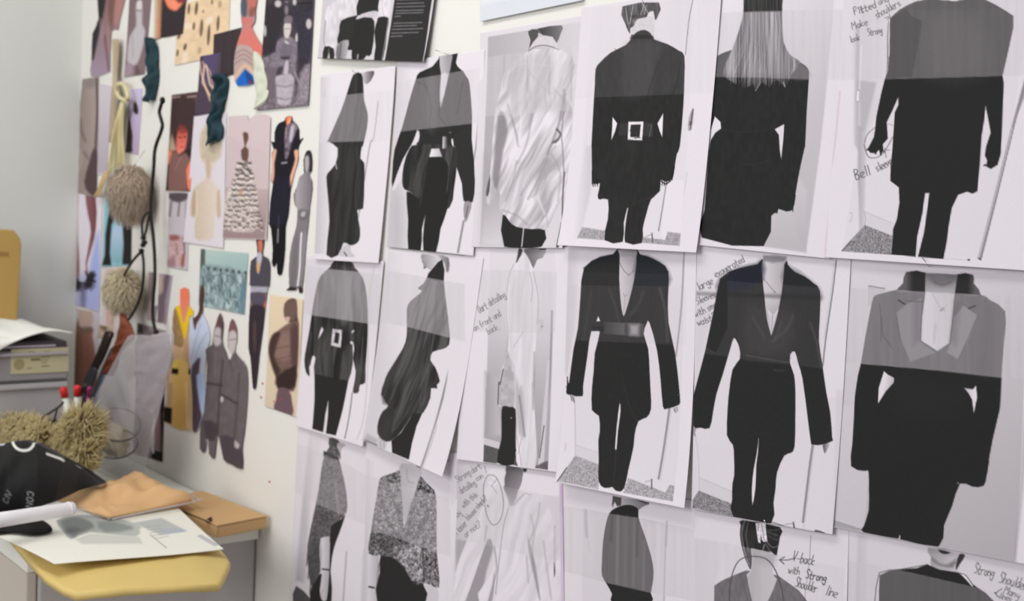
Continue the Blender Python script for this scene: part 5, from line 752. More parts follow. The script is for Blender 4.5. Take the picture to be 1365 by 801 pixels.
CT=[
("cutout_portrait","Z 122 -40 Z 172 -40 Z 172 105 Z 120 105",150,n1,"tall cut-out portrait of a dark-haired head, leftmost at the top edge",1.6,"Z 131 -40 Z 172 -40 Z 160 28 Z 157 41 Z 149 42 Z 147 92 Z 147 96 Z 122 103 Z 122 80 Z 123 44 Z 131 24"),
("magazine_cutting","Z 174 -25 Z 204 -30 Z 193 99 Z 166 103",(128,110,114),n2,"grey cutting of a figure in a white dress beside the dark-haired cut-out",1.6,None),
("magazine_cutting","Z 206 -24 Z 252 -34 Z 244 45 Z 205 53",(62,54,58),n4,"cutting of a dark garment with an orange top and cream left edge",1.6,None),
("abstract_print","Z 237 8 Z 307 -14 Z 304 72 Z 233 87.5",(214,190,160),n5,"beige print scattered with small dark oval specks",1.5,None),
("fabric_photo","Z 285 46 Z 324 36 Z 313 99 Z 283 105",(72,62,66),n6,"dark brown striped panel half behind the cut-out woman in blue shorts",1.5,None),
("magazine_cutting","Z 267 75 Z 294 70 Z 289 149 Z 261 155",(84,72,86),n7,"purple cutting crossed by straw-coloured bands, under the hanging teal swatch",1.5,None),
("cutout_figure","Z 308 -12 Z 356 -12 Z 356 118 Z 308 118",150,n8,"cut-out figure with bent bare arm and bright blue shorts",1.5,"Z 324 -12 Z 343 -12 Z 341 12 Z 340 30 Z 336 36 Z 344 52 Z 352 66 Z 349 77 Z 338 71 Z 340 92 Z 341 111 Z 316 115 Z 312 96 Z 313 70 Z 319 48 Z 322 36 Z 320 12"),
("archive_photo","Z 356 -24 Z 420 -30 Z 411 140.5 Z 343.5 147.5",(90,82,88),n9,"large old black and white photo of seated worker with pale bucket",1.4,None),
("coat_photo","Z 110 105.5 Z 132 102 Z 129 264 Z 97 255",(156,144,138),n10,"tall photo of a grey wool coat down the wall's left edge",1.6,None),
("pale_print","Z 132 112 Z 149 115 Z 142 236 Z 130 232",(196,188,196),n11,"pale lilac strip between the grey coat photo and the yellow tassel",1.6,None),
("magazine_cutting","Z 173 119 Z 190 118 Z 184 206 Z 167 203",(186,174,202),n12,"lilac cutting with a dark leaf-like shape, left of the long black cord",1.6,None),
("legs_photo","Z 98 258 Z 137 261 Z 132 416 Z 91 403",(214,208,216),n13,"photo of bare legs in dark feathered shoes",1.6,None),
("trouser_photo","Z 140 255 Z 176 258 Z 175 354 Z 136 356",(150,188,202),n14,"photo of dark boot-like trouser legs on pale blue",1.6,None),
("magazine_cutting","Z 94 409 Z 133 417 Z 127 540 Z 88 525",(196,188,196),n15,"photo of a brown draped back, below the feathered shoes",1.6,None),
("portrait_photo","Z 229 126.5 Z 263 122 Z 254 255.5 Z 221.5 254",(92,70,66),n16,"red-lit portrait of a person with big dark hair",1.5,None),
("magazine_cutting","Z 225 255.5 Z 253 257 Z 250 361 Z 223 355.5",(188,180,186),n17,"faded cutting with pink street scene, under the red-lit portrait",1.5,None),
("bust_photo","Z 259 155 Z 302 150 Z 298 331 Z 245 323",(210,204,210),n18,"photo of a pale cream draped bust, beside the ruffled gown",1.5,None),
("gown_photo","Z 304.5 155 Z 361 152 Z 356 319.5 Z 297.5 317.5",(196,180,182),n19,"photo of a tiered ruffled cream gown seen from behind",1.4,"Z 304.5 154.5 Z 330.5 150.5 Z 331 159 Z 361.5 156 Z 356.5 319.5 Z 297.5 317.3"),
("cutout_figure","Z 355 148 Z 408 148 Z 400 372 Z 354 372",60,n20,"headless cut-out figure in black shirt with rolled sleeves and black trousers",1.4,O20),
("cutout_figure","Z 378 195 Z 422 195 Z 412 395 Z 376 395",140,n21,"grey cut-out figure in flared trousers, right of the black-clad one",1.4,O21),
("group_photo","Z 267.5 331.5 Z 331 337.5 Z 326 419.5 Z 264.5 407",(168,184,182),n22,"teal-tinted old group photo",1.4,None),
("cutout_figure","Z 325 305 Z 364 305 Z 362 525 Z 325 525",90,n23,"cut-out figure in grey suit jacket tapering to a point, right of the teal group photo",1.4,O23),
("jacket_photo","Z 360 392.5 Z 404 399 Z 396 556.5 Z 353.5 541",(212,196,172),n24,"tan-backed photo of a figure bundled in a brown puffer jacket",1.4,None),
("cutout_gown","Z 217 380 Z 262 380 Z 260 580 Z 216 580",190,n25,"cut-out gown with bright yellow neckline and golden skirt",1.5,O25),
("cutout_figure","Z 250 370 Z 284 370 Z 282 582 Z 250 582",190,n26,"cut-out figure in loose pale blue shirt, touching the yellow gown",1.5,O26),
("cutout_pair","Z 262 410 Z 335 410 Z 335 630 Z 262 630",110,n27,"grey cut-out of two figures in matching uniforms and pointed caps",1.4,O27),
("magazine_cutting","Z 198 362 Z 230 367 Z 221 432 Z 196 426",(176,160,160),n28,"mauve-grey cutting behind the lower end of the long black cord",1.6,None),
("magazine_cutting","Z 183 430 Z 222 441 Z 217 616 Z 178 604",(150,138,142),n29,"tall grey cutting of wide trousers, partly behind the clear plastic bag",1.6,None),
("magazine_cutting","Z 136 357 Z 184 360 Z 173 452 Z 136 446",(206,200,202),n30,"pale pink cutting behind the cream pompom",1.6,None),
("magazine_cutting","Z 132 432 Z 151 437 Z 148 454 Z 130 449",(190,168,150),n31,"tiny tan cutting above the dark leather strap",1.6,None),
]
rr=random.Random(4)
OFFS=[.0012,.0010,.0014,.0010,.0016,.0020,.0024,.0028,.0012,.0010,.0010,.0012,.0010,.0010,.0012,.0010,.0014,.0018,.0010,.0014,.0010,.0014,.0012,.0012,.0016,.0020,.0010,.0008,.0008,.0014]
for i,(nm,q,bg,pf,lab,tx,ol) in enumerate(CT):
    sheet(nm,q,bg,pf,OFFS[i],lab,'cutting',CG,tex=tx,outline=ol,curl=.001,con=1.14)
# ---------------------------------------------------------------- pins
steel=mat('pin_steel',(190,190,190),.25,1.)
def pin(px,py,dx,dy,lab,off=.006,L=.016):
    a=on_y(px,py,-off-.001); b=on_y(px+dx,py+dy,-off-.012)
    o=tube('sewing_pin',[a+np.array([0,.007,0]),a,b],.00042,steel,None,6,origin=a); tag(o,lab,'pin','steel pins holding the prints')
    bm=bmesh.new(); bm.from_mesh(o.data); loc=Vector(tuple(b-a)); bmesh.ops.create_uvsphere(bm,u_segments=8,v_segments=6,radius=.0009,matrix=Matrix.Translation(loc)); bm.to_mesh(o.data); bm.free()
pin(473,97,-3,-3,"pin at the neck of the first top-row print",.0045)
pin(598,73,-17,-6,"pin in the top edge of the bare-midriff print",.0045)
pin(724,47,-8,-8,"pin in the top edge of the pale shirt print",.005)
pin(860,7,-5,-9,"pin over the hair of the silver-buckle print",.006)
pin(1238,355,-8,-11,"pin between the Bell sleeve print and the grey-lapel print",.004)
pin(1251,733,0,-4,"pin under the grey-lapel print by the chin",.003)
pin(1022,697,-3,-3,"pin above the claw clip print",.003)
pin(567,352,-4,-5,"pin at the face of the batwing jacket print",.003)
redm=mat('red_plastic',(196,58,70),.4)
MK=[(351,512),(348,530),(364,535),(372,533),(382,527),(392,388),(372,318)]
for i,(x,y) in enumerate([(350.7,511),(348.7,529.5),(366.5,534.7),(375.5,533),(387.5,525.5),(350,693),(333,760),(360,642)]):
    p=on_y(x,y,0); r=.0018
    bm=bmesh.new(); bmesh.ops.create_uvsphere(bm,u_segments=10,v_segments=6,radius=r)
    me=bpy.data.meshes.new('map_pin'); bm.to_mesh(me); bm.free(); o=link('map_pin',me,None,redm); o.location=(p[0],-.0012,p[2]); tag(o,"tiny red pin head pressed into the bare white wall","pin","red pin heads in the bare wall")
# ================================================================ things hanging on the wall and heaped on the cabinet
def strands(name,lines,r,m,parent=None,n=4,origin=None,taper=.35):
    vs=[];fs=[]
    for ln in lines:
        ln=np.asarray(ln,float); N=len(ln); b0=len(vs)
        for i in range(N):
            t=ln[min(i+1,N-1)]-ln[max(i-1,0)]; t/=np.linalg.norm(t)+1e-9
            a=np.cross(t,[.31,.9,.2]); a/=np.linalg.norm(a)+1e-9; b=np.cross(t,a); rad=r*(1-(1-taper)*(i/(N-1))**2)
            for k in range(n):
                th=2*math.pi*k/n; vs.append(ln[i]+rad*(math.cos(th)*a+math.sin(th)*b))
        for i in range(N-1):
            for k in range(n): fs.append((b0+i*n+k,b0+i*n+(k+1)%n,b0+(i+1)*n+(k+1)%n,b0+(i+1)*n+k))
        fs.append(tuple(b0+k for k in range(n))[::-1]); fs.append(tuple(b0+(N-1)*n+k for k in range(n)))
    return mesh(name,vs,fs,m,parent,origin=origin)
def blob(name,c,rx,ry,rz,m,parent=None,amp=.1,fr=3.,seed=1,origin=None,nu=28,nv=18):
    vs=[];fs=[]
    for j in range(nv+1):
        for i in range(nu):
            a=2*math.pi*i/nu; b=math.pi*j/nv; d=np.array([math.sin(b)*math.cos(a),math.sin(b)*math.sin(a),math.cos(b)])
            k=1+amp*(float(vnoise(np.array([d[0]*fr+9]),np.array([d[2]*fr+d[1]*fr+20]),seed)[0])-.5)*2
            vs.append(np.array(c)+d*np.array([rx,ry,rz])*k)
    for j in range(nv):
        for i in range(nu): fs.append((j*nu+i,(j+1)*nu+i,(j+1)*nu+(i+1)%nu,j*nu+(i+1)%nu))
    return mesh(name,vs,fs,m,parent,origin=origin)
def pillow(name,outline,h,m,parent=None,origin=None,rings=12,base=.0015,crump=.0,fr=30.,seed=1,droop=None,pw=2.5,sub=4,profile=None):
    """closed soft shape: outline (3-D, roughly horizontal) rising to height h in the middle"""
    P=crv(outline,sub); n=len(P); C=P.mean(0); vs=[];fs=[]
    def put(s,top):
        for i in range(n):
            q=C+(P[i]-C)*s; e=1-s**pw
            z=(h*e+base) if top else 0.
            if crump: 
                c=(float(vnoise(np.array([q[0]*fr+50]),np.array([q[1]*fr+50]),seed)[0])-.5)+.5*(float(vnoise(np.array([q[0]*fr*2.3+70]),np.array([q[1]*fr*2.3+30]),seed+1)[0])-.5)
                if top: z+=crump*c*min(1,e*3+.15)*2
            v=q+np.array([0,0,z])
            if droop is not None: v=v+np.array([0,0,droop(v)])
            vs.append(v)
    S=[1-(k/rings)**1.25 for k in range(rings)]
    for s in S: put(s,True)
    put(1.,False)
    vs.append(C+np.array([0,0,h+base])+(np.array([0,0,droop(C)]) if droop is not None else 0)); top=len(vs)-1
    for k in range(rings-1):
        for i in range(n): j=(i+1)%n; fs.append((k*n+i,k*n+j,(k+1)*n+j,(k+1)*n+i))
    k=rings-1
    for i in range(n): fs.append((k*n+i,k*n+(i+1)%n,top))
    b=rings*n
    for i in range(n): j=(i+1)%n; fs.append((b+i,b+j,j,i))
    fs.append(tuple(range(b,b+n))[::-1])
    o=mesh(name,vs,fs,m,parent,origin=origin); fix_normals(o); return o
def ribbon(name,Ls,Rs,m,off=.004,depth=.012,fold=.008,nf=3.,nu=16,parent=None,seed=1,plane=None,label=None,cat=None,wav=40.):
    """hanging cloth between two traced edges, with real folds standing off the wall"""
    L=crv(pts(Ls),6,False); R=crv(pts(Rs),6,False); n=60
    def rs(Q):
        d=np.r_[0,np.cumsum(np.linalg.norm(np.diff(Q,axis=0),axis=1))]; t=np.linspace(0,d[-1],n); return np.stack([np.interp(t,d,Q[:,0]),np.interp(t,d,Q[:,1])],1)
    L=rs(L);R=rs(R); vs=[];fs=[]
    for side in (0,1):
        for j in range(n):
            for i in range(nu+1):
                u=i/nu; q=L[j]*(1-u)+R[j]*u; nzv=float(vnoise(np.array([u*nf+3]),np.array([j/n*wav*.25+u]),seed)[0])-.5
                y=off+(depth*math.sin(math.pi*u)**.7+fold*2*nzv*(.3+math.sin(math.pi*u))+fold*.5*math.sin(u*nf*6.28+j*.25))
                y=max(y,.002) if side==0 else max(y-.0018,.0005)
                vs.append(on_y(q[0],q[1],-off)+np.array([0,-(y-off),0]))
    K=(nu+1)*n
    for s in (0,1):
        for j in range(n-1):
            for i in range(nu):
                a=s*K+j*(nu+1)+i; f=(a,a+nu+1,a+nu+2,a+1); fs.append(f if s==0 else f[::-1])
    for j in range(n-1):
        for i in (0,nu):
            a=j*(nu+1)+i; f=(a,K+a,K+a+nu+1,a+nu+1); fs.append(f if i==0 else f[::-1])
    for j in (0,n-1):
        for i in range(nu):
            a=j*(nu+1)+i; fs.append((a,a+1,K+a+1,K+a))
    o=mesh(name,vs,fs,m,parent,origin=None if parent else vs[0]); fix_normals(o)
    if label: tag(o,label,cat)
    return o
def flat(name,outline,thick,m,parent=None,plane_y=None,origin=None,bev=.0006,sm=0):
    p=pts(outline); 
    if sm: p=crv(p,sm)
    P=[on_y(x,y,plane_y) for x,y in p]
    return prism(name,P,thick,m,parent,bev,up=(0,-1,0),origin=P[0] if (parent is None and origin is None) else origin)
# ---- wall hangings
teal=mat('teal_velvet',(16,50,60),.65,noise=.35,nscale=45,bump=.3,sheen=.08)
ribbon('fabric_swatch',"Z 202 50 Z 199 63 Z 196 77 Z 199 88 Z 198 98 Z 194.5 108 Z 198 120 Z 199 137.5","Z 205 51 Z 209 60 Z 210.5 80 Z 211 98 Z 210 112 Z 208 124 Z 206 134",teal,.004,.011,.006,2.2,seed=3,label="ruffled teal velvet swatch hanging above the black cord",cat="fabric swatch")
ribbon('fabric_swatch',"Z 293 99 Z 289 110 Z 285 128 Z 287 142 Z 284 160 Z 280 180 Z 277 195","Z 302 99 Z 304 107 Z 302 125 Z 298 145 Z 294 160 Z 298 172 Z 297 183 Z 291 189",teal,.004,.012,.007,2.2,seed=6,label="twisted teal velvet swatch hanging over the draped bust photo",cat="fabric swatch")
mint=mat('mint_silk',(206,210,190),.5,noise=.05,nscale=30,bump=.2)
ribbon('silk_ribbon',"Z 339 68 Z 338 90 Z 341 118 Z 339 146","Z 343 69 Z 350 82 Z 356 110 Z 357 128 Z 352 138 Z 342 146",mint,.004,.004,.003,1.5,seed=9,label="pale mint silk ribbon hanging beside the seated worker photo",cat="ribbon")
# yellow tassel
silk=mat('yellow_silk',(214,202,152),.45,noise=.16,nscale=70,stretch=(1,1,.1),sheen=.3); silk2=mat('beige_cord',(186,170,142),.6,noise=.15,nscale=60)
r=random.Random(2); o0=on_y(156,52,-.006); T=empty('silk_tassel',tuple(o0),label="long pale yellow silk tassel hanging above the brown fur pompom",cat="tassel")
def px3(x,y,d): return on_y(x,y,-d)
L=[]
for i in range(26):
    a=r.uniform(-1,1); d=.006+r.uniform(0,.008)
    L.append(crv([px3(154+a*4,52,d),px3(154+a*3.4,75,d),px3(153+a*2.4,100,d),px3(153+a*3,118,d+.004),px3(151+a*3,150,d),px3(150+a*4.5,190,d)],3,False))
strands('upper_strands',L,.0014,silk2,T,5,taper=.8)
L=[]
for i in range(70):
    a=r.uniform(-1,1); d=.009+r.uniform(0,.012)
    L.append(crv([px3(163+a*2,136,d),px3(160+a*4,155,d+.003),px3(157+a*7,180,d+.003),px3(156+a*9.5,205,d+.003),px3(155+a*(11+r.uniform(-1,2)),226+r.uniform(-6,8),d)],3,False))
strands('silk_skirt',L,.0012,silk,T,4)
tube('knot',crv([px3(156,114,.015),px3(164,112,.02),px3(170,124,.018),px3(169,134,.02),px3(158,128,.016)],5),.0042,silk,T,8,closed=True)
L=[crv([px3(141+a,228,.01),px3(136+a,242,.014),px3(132+a*.8,252,.014),px3(128+a*1.6,262,.012)],4,False) for a in np.linspace(-1.5,4,9)]
strands('cord_end',L,.0018,mat('straw',(196,168,124),.6,noise=.2,nscale=80),T,5,taper=1)
# pompoms
def pompom(name,cx,cy,R,m,label,seed,n=900,grav=.9,y0=.045):
    c=on_y(cx,cy,-y0); E_=empty(name,tuple(c),label=label,cat="pompom"); r=random.Random(seed)
    blob('pompom_core',c,R*.62,R*.55,R*.62,m,E_,.08,4,seed)
    L=[]
    for i in range(n):
        z=r.uniform(-1,1); a=r.uniform(0,6.283); s=math.sqrt(1-z*z); d=np.array([s*math.cos(a),s*math.sin(a)*.8,z]); k=R*r.uniform(.86,1.1)
        g_=np.array([0,0,-grav*R*.3*r.uniform(.6,1.2)]); side=np.cross(d,[0,0,1.])*r.uniform(-.3,.3)
        L.append([c+d*R*.45,c+d*k*.75+side*R*.3+g_*.15,c+d*k*.95+side*R*.6+g_*.5,c+d*k*1.02+side*R+g_])
    strands('fur',L,R*.024,m,E_,3,taper=.25); tube('hanging_thread',[c+np.array([0,0,R*.5]),c+np.array([0,y0*.6,R*1.3])],.0006,steel,E_,5); return E_
brown=mat('brown_fur',(192,172,150),.8,noise=.3,nscale=38,sheen=.4); cream=mat('cream_fur',(214,202,170),.8,noise=.15,nscale=50,sheen=.4)
pompom('fur_pompom',174,244,.050,brown,"large brown fur pompom hanging over the pale blue trouser photo",11,3200,2.3)
pompom('fur_pompom',164,382,.046,cream,"cream fluffy pompom hanging below the brown one",12,2600,1.1)
# black cord
bk=mat('black_cord',(22,24,22),.5,noise=.2,nscale=200)
CO=empty('knotted_cord',tuple(px3(217,134,.01)),label="long black knotted cord hanging down the joint in the wall boards",cat="cord")
def dp(s,d): return crv([px3(x,y,d) for x,y in pts(s)],6,False)
tube('main_cord',dp("Z 216.5 134 Z 214 142 Z 212.5 150 Z 215 160 Z 216.5 168 Z 213 180 Z 208.5 192 Z 206 204 Z 204.8 225 Z 202.5 250 Z 200.8 275 Z 201.5 292 Z 204 312 Z 206 340 Z 206.5 370 Z 204.5 395 Z 203.5 420 Z 206 436 Z 209 443",.034),.0034,bk,CO,8)
blob('top_knot',px3(216.5,134,.034),.005,.005,.007,bk,CO,.1); blob('end_knot',px3(208,443,.034),.006,.005,.005,bk,CO,.2)
tube('loop',dp("Z 200.5 282 Z 193 287 Z 189.5 297 Z 189.5 308 Z 191 319 Z 194.5 308 Z 197 296 Z 199 286",.05),.0024,bk,CO,8)
for q in ((191,317,.0052),(192.5,323,.0055),(190.5,327,.0048),(188.5,334,.005),(189,337,.004)): blob('knot',px3(q[0],q[1],.051),q[2],q[2],q[2]*.85,bk,CO,.2,5)
tube('left_tail',dp("Z 187.5 336 Z 180 344 Z 173.5 353 Z 166 366 Z 159 382 Z 155.5 396 Z 156 409 Z 157.5 411",.055),.0027,bk,CO,8); tube('right_tail',dp("Z 190 338 Z 191.5 352 Z 191 372 Z 188 392 Z 182 408 Z 176 419 Z 171.5 426",.055),.0027,bk,CO,8)
# ---- cabinet
ZT=.765; XR=-1.945; YF=-.392
cabm=mat('cabinet_grey',(176,172,172),.5,noise=.03,nscale=6); topm=mat('worktop_white',(226,226,218),.4,noise=.02,nscale=10); frm=mat('drawer_front',(196,186,174),.5,noise=.02,nscale=8)
CB=empty('storage_cabinet',(-2.39,-.2,0),label="low grey storage cabinet under the heap, against the picture wall",cat="cabinet")
box('cabinet_body',(XC+.01,YF+.018,.0),(XR,-.004,ZT-.029),cabm,CB,.003)
for i in range(3):
    z0=.03+i*.236; box('drawer',(XR-.60,YF,z0),(XR-.008,YF+.017,z0+.228),frm,CB,.003)
tag(box('worktop',(XC+.005,YF-.006,ZT-.028),(XR+.012,-.004,ZT),topm,None,.002,origin=(-2.39,-.2,ZT)),"white worktop with a thick edge, under the envelopes and black tote","worktop")
# mailer box
kb=mat('kraft_board',(196,158,112),.7,noise=.05,nscale=25,bump=.15)
zb=ZT+.004; zt=.788
p1=on_z(271,654,zt);p2=on_z(355,687,zt);p3=on_z(289,700,zt);p4=p1+(p3-p2)
B_=empty('mailer_box',tuple((p1+p3)/2*np.array([1,1,0])+np.array([0,0,ZT])),label="flat brown cardboard mailer box on the corner against the wall",cat="box")
def lower(p,z): return np.array([p[0],p[1],z])
prism('box_base',[lower(p,ZT+.001) for p in (p1,p2,p3,p4)],zt-ZT-.004,kb,B_,.0012)
c0=(p1+p2+p3+p4)/4
def lid(p,dz): q=c0+(p-c0)*1.012; return np.array([q[0],q[1],zt-.0025+dz])
prism('lid',[lid(p1,0),lid(p2,0),lid(p3,.0005),lid(p3*.75+p4*.25,.004),lid(p4,.0005)],.0022,kb,B_,.0005)
e1=p3*.98+p2*.02
prism('tuck_flap',[lower(p3+(p2-p3)*.03,zt-.004),lower(p2,zt-.004),lower(p2,ZT+.003),lower(p3+(p2-p3)*.03,ZT+.003)],.0018,kb,B_,.0004,up=(.9,-.43,0))
dk=mat('gap_shade',(30,26,24),.8)
prism('lid_gap_shade',[on_z(x,y,zt+.0008) for x,y in ((273,694),(282,688.5),(283,695),(277,697))],.0006,dk,B_,0)  # dark patch laid on the lid, standing in for shade inside the gap
# yellow padded envelope
yel=mat('padded_yellow',(212,186,116),.55,noise=.05,nscale=14,bump=.35); 
def droopy(v): return -.10*max(0,v[0]+1.83)**1.3
yo=[on_z(*p,.776) for p in ((-20,700),(10,713),(36,744),(61,771),(84,786),(101,793),(165,787),(230,783),(292,781),(300,768),(307,752),(300,741),(290,730),(255,716),(180,700),(100,690),(40,686))]
for k in range(len(yo)): yo[k]=yo[k]+np.array([0,0,-.0])
EN=empty('padded_envelope',tuple(np.array([-1.85,-.3,ZT])),label="large yellow padded envelope hanging over the cabinet's end, bottom of the heap",cat="envelope")
pillow('envelope_body',[p+np.array([0,0,-.008]) for p in yo],.012,yel,EN,rings=14,base=.010,crump=.003,fr=14,seed=4,pw=3,sub=1)
prism('torn_edge',[on_z(*p,.768) for p in ((60,772),(84,788),(100,792),(99,787),(80,780))],.003,yel,EN,.0006)
# ---- painted sheet lying flat
def laid(name,quad,z,bg,paint,label,cat,tex=1.2,dz=None,group=None,parent=None,mm=None):
    P=[on_z(*p,z) for p in quad]; t=tex/1000
    nu=int(max(np.linalg.norm(P[1]-P[0]),np.linalg.norm(P[2]-P[3]))/t)+2; nv=int(max(np.linalg.norm(P[3]-P[0]),np.linalg.norm(P[2]-P[1]))/t)+2
    U,V=np.meshgrid(np.linspace(0,1,nu),np.linspace(0,1,nv))
    B=(((1-U)*(1-V))[...,None]*P[0]+(U*(1-V))[...,None]*P[1]+(U*V)[...,None]*P[2]+((1-U)*V)[...,None]*P[3]).reshape(-1,3)
    px,py=proj(B); a=Art(px,py,bg); paint(a)
    if dz is not None: B[:,2]+=dz(U.ravel(),V.ravel())
    gi=np.arange(nu*nv).reshape(nv,nu); f=np.stack([gi[:-1,:-1],gi[1:,:-1],gi[1:,1:],gi[:-1,1:]],-1).reshape(-1,4)
    org=B.mean(0)
    me=bpy.data.meshes.new(name); me.from_pydata((B-org).tolist(),[],f.tolist()); me.update()
    at=me.color_attributes.new('ink','FLOAT_COLOR','POINT'); c=np.ones((len(B),4),np.float32); c[:,:3]=alb(np.clip(a.C,6,252)); at.data.foreach_set('color',c.ravel())
    me.polygons.foreach_set('use_smooth',[True]*len(f))
    o=link(name,me,parent,mm or printmat()); o.location=tuple(org); tag(o,label,cat,group)
    md=o.modifiers.new('thickness','SOLIDIFY'); md.thickness=.0012; md.offset=-1
    fix_normals(o) if False else None
    if me.polygons[0].normal.z<0:
        me.flip_normals()
    return o
def pw(c):
    c.P("Z 75 697 Z 100 690 Z 140 690 Z 185 700 Z 186 706 Z 180 716 Z 120 712 Z 95 722 Z 85 712",LG("Z 80 700","Z 185 705",(150,154,152),(186,190,184)),1.2); c.P("Z 82 698 Z 100 692 Z 118 697 Z 125 706 Z 105 714 Z 98 720 Z 86 708",(112,116,116),2,.8); c.P("Z 130 698 Z 165 700 Z 178 706 Z 140 712",(124,130,128),2,.7)
    c.Q("Z 100 722 Z 120 714 Z 186 716 Z 190 724 Z 110 728",(204,204,196),1.2); c.Q("Z 178 698 Z 215 690 Z 249 705 Z 215 712",(186,188,186),1.2); c.Q("Z 212 706 Z 240 702 Z 248 706 Z 222 710",(176,182,192),1)
    for k in range(5): c.L(f"Z {192+k*4} {703+k*3.4} Z {214+k*2.6} {700+k*3.2}",.9,(160,160,154),.7)
    c.L("Z 200 712 Z 222 728",1.1,(140,140,136),.8)
    for k in range(10): c.L(f"Z {264+k*2.4} {712+k*1.35} Z {269+k*2.4} {710+k*1.35}",1.1,(120,122,140),.8,.4)
laid('white_envelope',((-26,704),(228,668),(298,728),(73,754.5)),.7985,(232,230,220),pw,"white card envelope with grey pictures, on top of the yellow padded one","envelope",1.3,dz=lambda U,V:-.0+.004*np.sin(U*3+V*2))
# kraft paper parcel inside clear sleeve
kf=mat('kraft_paper',(214,172,124),.6,noise=.06,nscale=12,bump=.4); film=mat('clear_film',(232,232,236),.12,alpha=.16,spec=.8); 
PK=empty('wrapped_parcel',tuple(np.array([-2.0,-.22,.80])),label="crumpled tan paper parcel in a clear sleeve, between tote and mailer box",cat="parcel")
ko=[on_z(*p,.806) for p in ((78,668),(98,662),(125,652),(150,641),(182,640),(205,648),(232,657),(256,668),(235,673),(190,682),(152,690),(140,690),(118,682),(98,676))]
pillow('kraft_paper',ko,.012,kf,PK,rings=26,base=.004,crump=.014,fr=24,seed=8,pw=5,sub=2)
so=[on_z(*p,.8045) for p in ((60,676),(120,650),(180,634),(196,638),(262,664),(262,668),(150,692),(142,691))]
pillow('clear_sleeve',so,.004,film,PK,rings=8,base=.001,crump=.002,fr=12,pw=6,sub=2)
strands('sleeve_edge',[crv([on_z(*p,.808) for p in ((178,635),(198,640),(235,652),(262,664),(258,669),(200,681),(150,692))],4,False)],.0014,mat('film_edge',(200,196,196),.3,alpha=.75),PK,6,taper=1)
# black tote bag
tb=[(-60,612),(-30,600),(0,592),(14,589),(32,587),(50,592),(84,611),(110,625),(136,643)]; bb=[(-60,690),(-30,686),(0,684),(14,682),(32,679),(50,676),(72,669),(100,655),(136,645)]
def tote():
    nu,nv=150,70; tt=np.array(tb,float); b2=np.array(bb,float); s=np.linspace(0,1,nu); xi=np.linspace(0,1,len(tb))
    tt=np.stack([np.interp(s,xi,tt[:,0]),np.interp(s,xi,tt[:,1])],1); b2=np.stack([np.interp(s,xi,b2[:,0]),np.interp(s,xi,b2[:,1])],1)
    V=[];
    for j in range(nv):
        v=j/(nv-1)
        for i in range(nu):
            q=tt[i]*(1-v)+b2[i]*v; fb=on_z(b2[i][0],b2[i][1],.812+.028*(i/(nu-1))**2)      # where the bag rests
            d=ray(q[0],q[1]); fw=np.linalg.norm(fb-CAM)/np.linalg.norm(d)
            u=i/(nu-1); bulge=.035*math.sin(math.pi*v)**.8*(1-u**3)
            w=(float(vnoise(np.array([u*9+4]),np.array([v*3+u*4]),3)[0])-.5)*.014
            V.append(CAM+d*(fw+.025*(1-v)-bulge*.8+w*(1-u)))
    F_=np.array(V); px,py=proj(F_); a=Art(px,py,(18,17,17))
    a.L("Z 16 580 Z 17.5 591 Z 23 598 Z 31 600.5 Z 39 599 Z 44.5 593 Z 46 582",3.6,(226,226,220),1,.7); a.L("Z 63 605 Z 74 609 Z 80 611 Z 85 614",3.2,(226,226,220),1,.7,1); a.L("Z 102 619.5 Z 108 623",2.4,(210,210,204),1,.7); a.L("Z 114 626 Z 117 628",2,(200,200,196),1,.7)
    a.T("CON",'Z 37 655',8.5,97,1.3,(176,180,178),2.,.9,1.1); a.T("CIV",'Z 10 671',8,-65,1.2,(150,154,152),1.5,.8,1.)
    a.P("Z -5 583 Z 6 586 Z 6 593 Z -5 593",(200,200,205),1)
    back=[p+np.array([-.012,.012,-.002])*1 for p in V]
    vs=V+back; K=nu*nv; fs=[]
    for j in range(nv-1):
        for i in range(nu-1):
            q=j*nu+i; fs.append((q,q+nu,q+nu+1,q+1)); fs.append((K+q,K+q+1,K+q+nu+1,K+q+nu))
    for i in range(nu-1):
        fs.append((i,i+1,K+i+1,K+i)); q=(nv-1)*nu+i; fs.append((q,K+q,K+q+1,q+1))
    for j in range(nv-1):
        q=j*nu; fs.append((q,K+q,K+q+nu,q+nu)); q=j*nu+nu-1; fs.append((q,q+nu,K+q+nu,K+q))
    m=mat('black_canvas',(20,19,19),.75,sheen=.1); nt=m.node_tree; at=nt.nodes.new('ShaderNodeAttribute'); at.attribute_name='ink'; nt.links.new(at.outputs['Color'],nt.nodes['Principled BSDF'].inputs['Base Color'])
    org=np.mean(V,axis=0); o=mesh('tote_bag',vs,fs,m,origin=org); me=o.data
    c=np.ones((len(vs),4),np.float32); c[:K,:3]=alb(np.clip(a.C,6,252)); c[K:,:3]=alb((18,17,17)); at=me.color_attributes.new('ink','FLOAT_COLOR','POINT'); at.data.foreach_set('color',c.ravel()); fix_normals(o)
    tag(o,"black cloth tote bag with white lettering, slumped at the left","tote bag"); return o
TBG=tote()
fo=[on_z(*p,.806) for p in ((-70,700),(-20,694),(20,690),(50,692),(70,707),(45,713),(10,709),(-30,712))]
hd=pillow('lower_fold',fo,.01,mat('black_cloth',(16,15,15),.8,bump=.2),TBG,rings=8,base=.002,crump=.004,fr=20,seed=2)
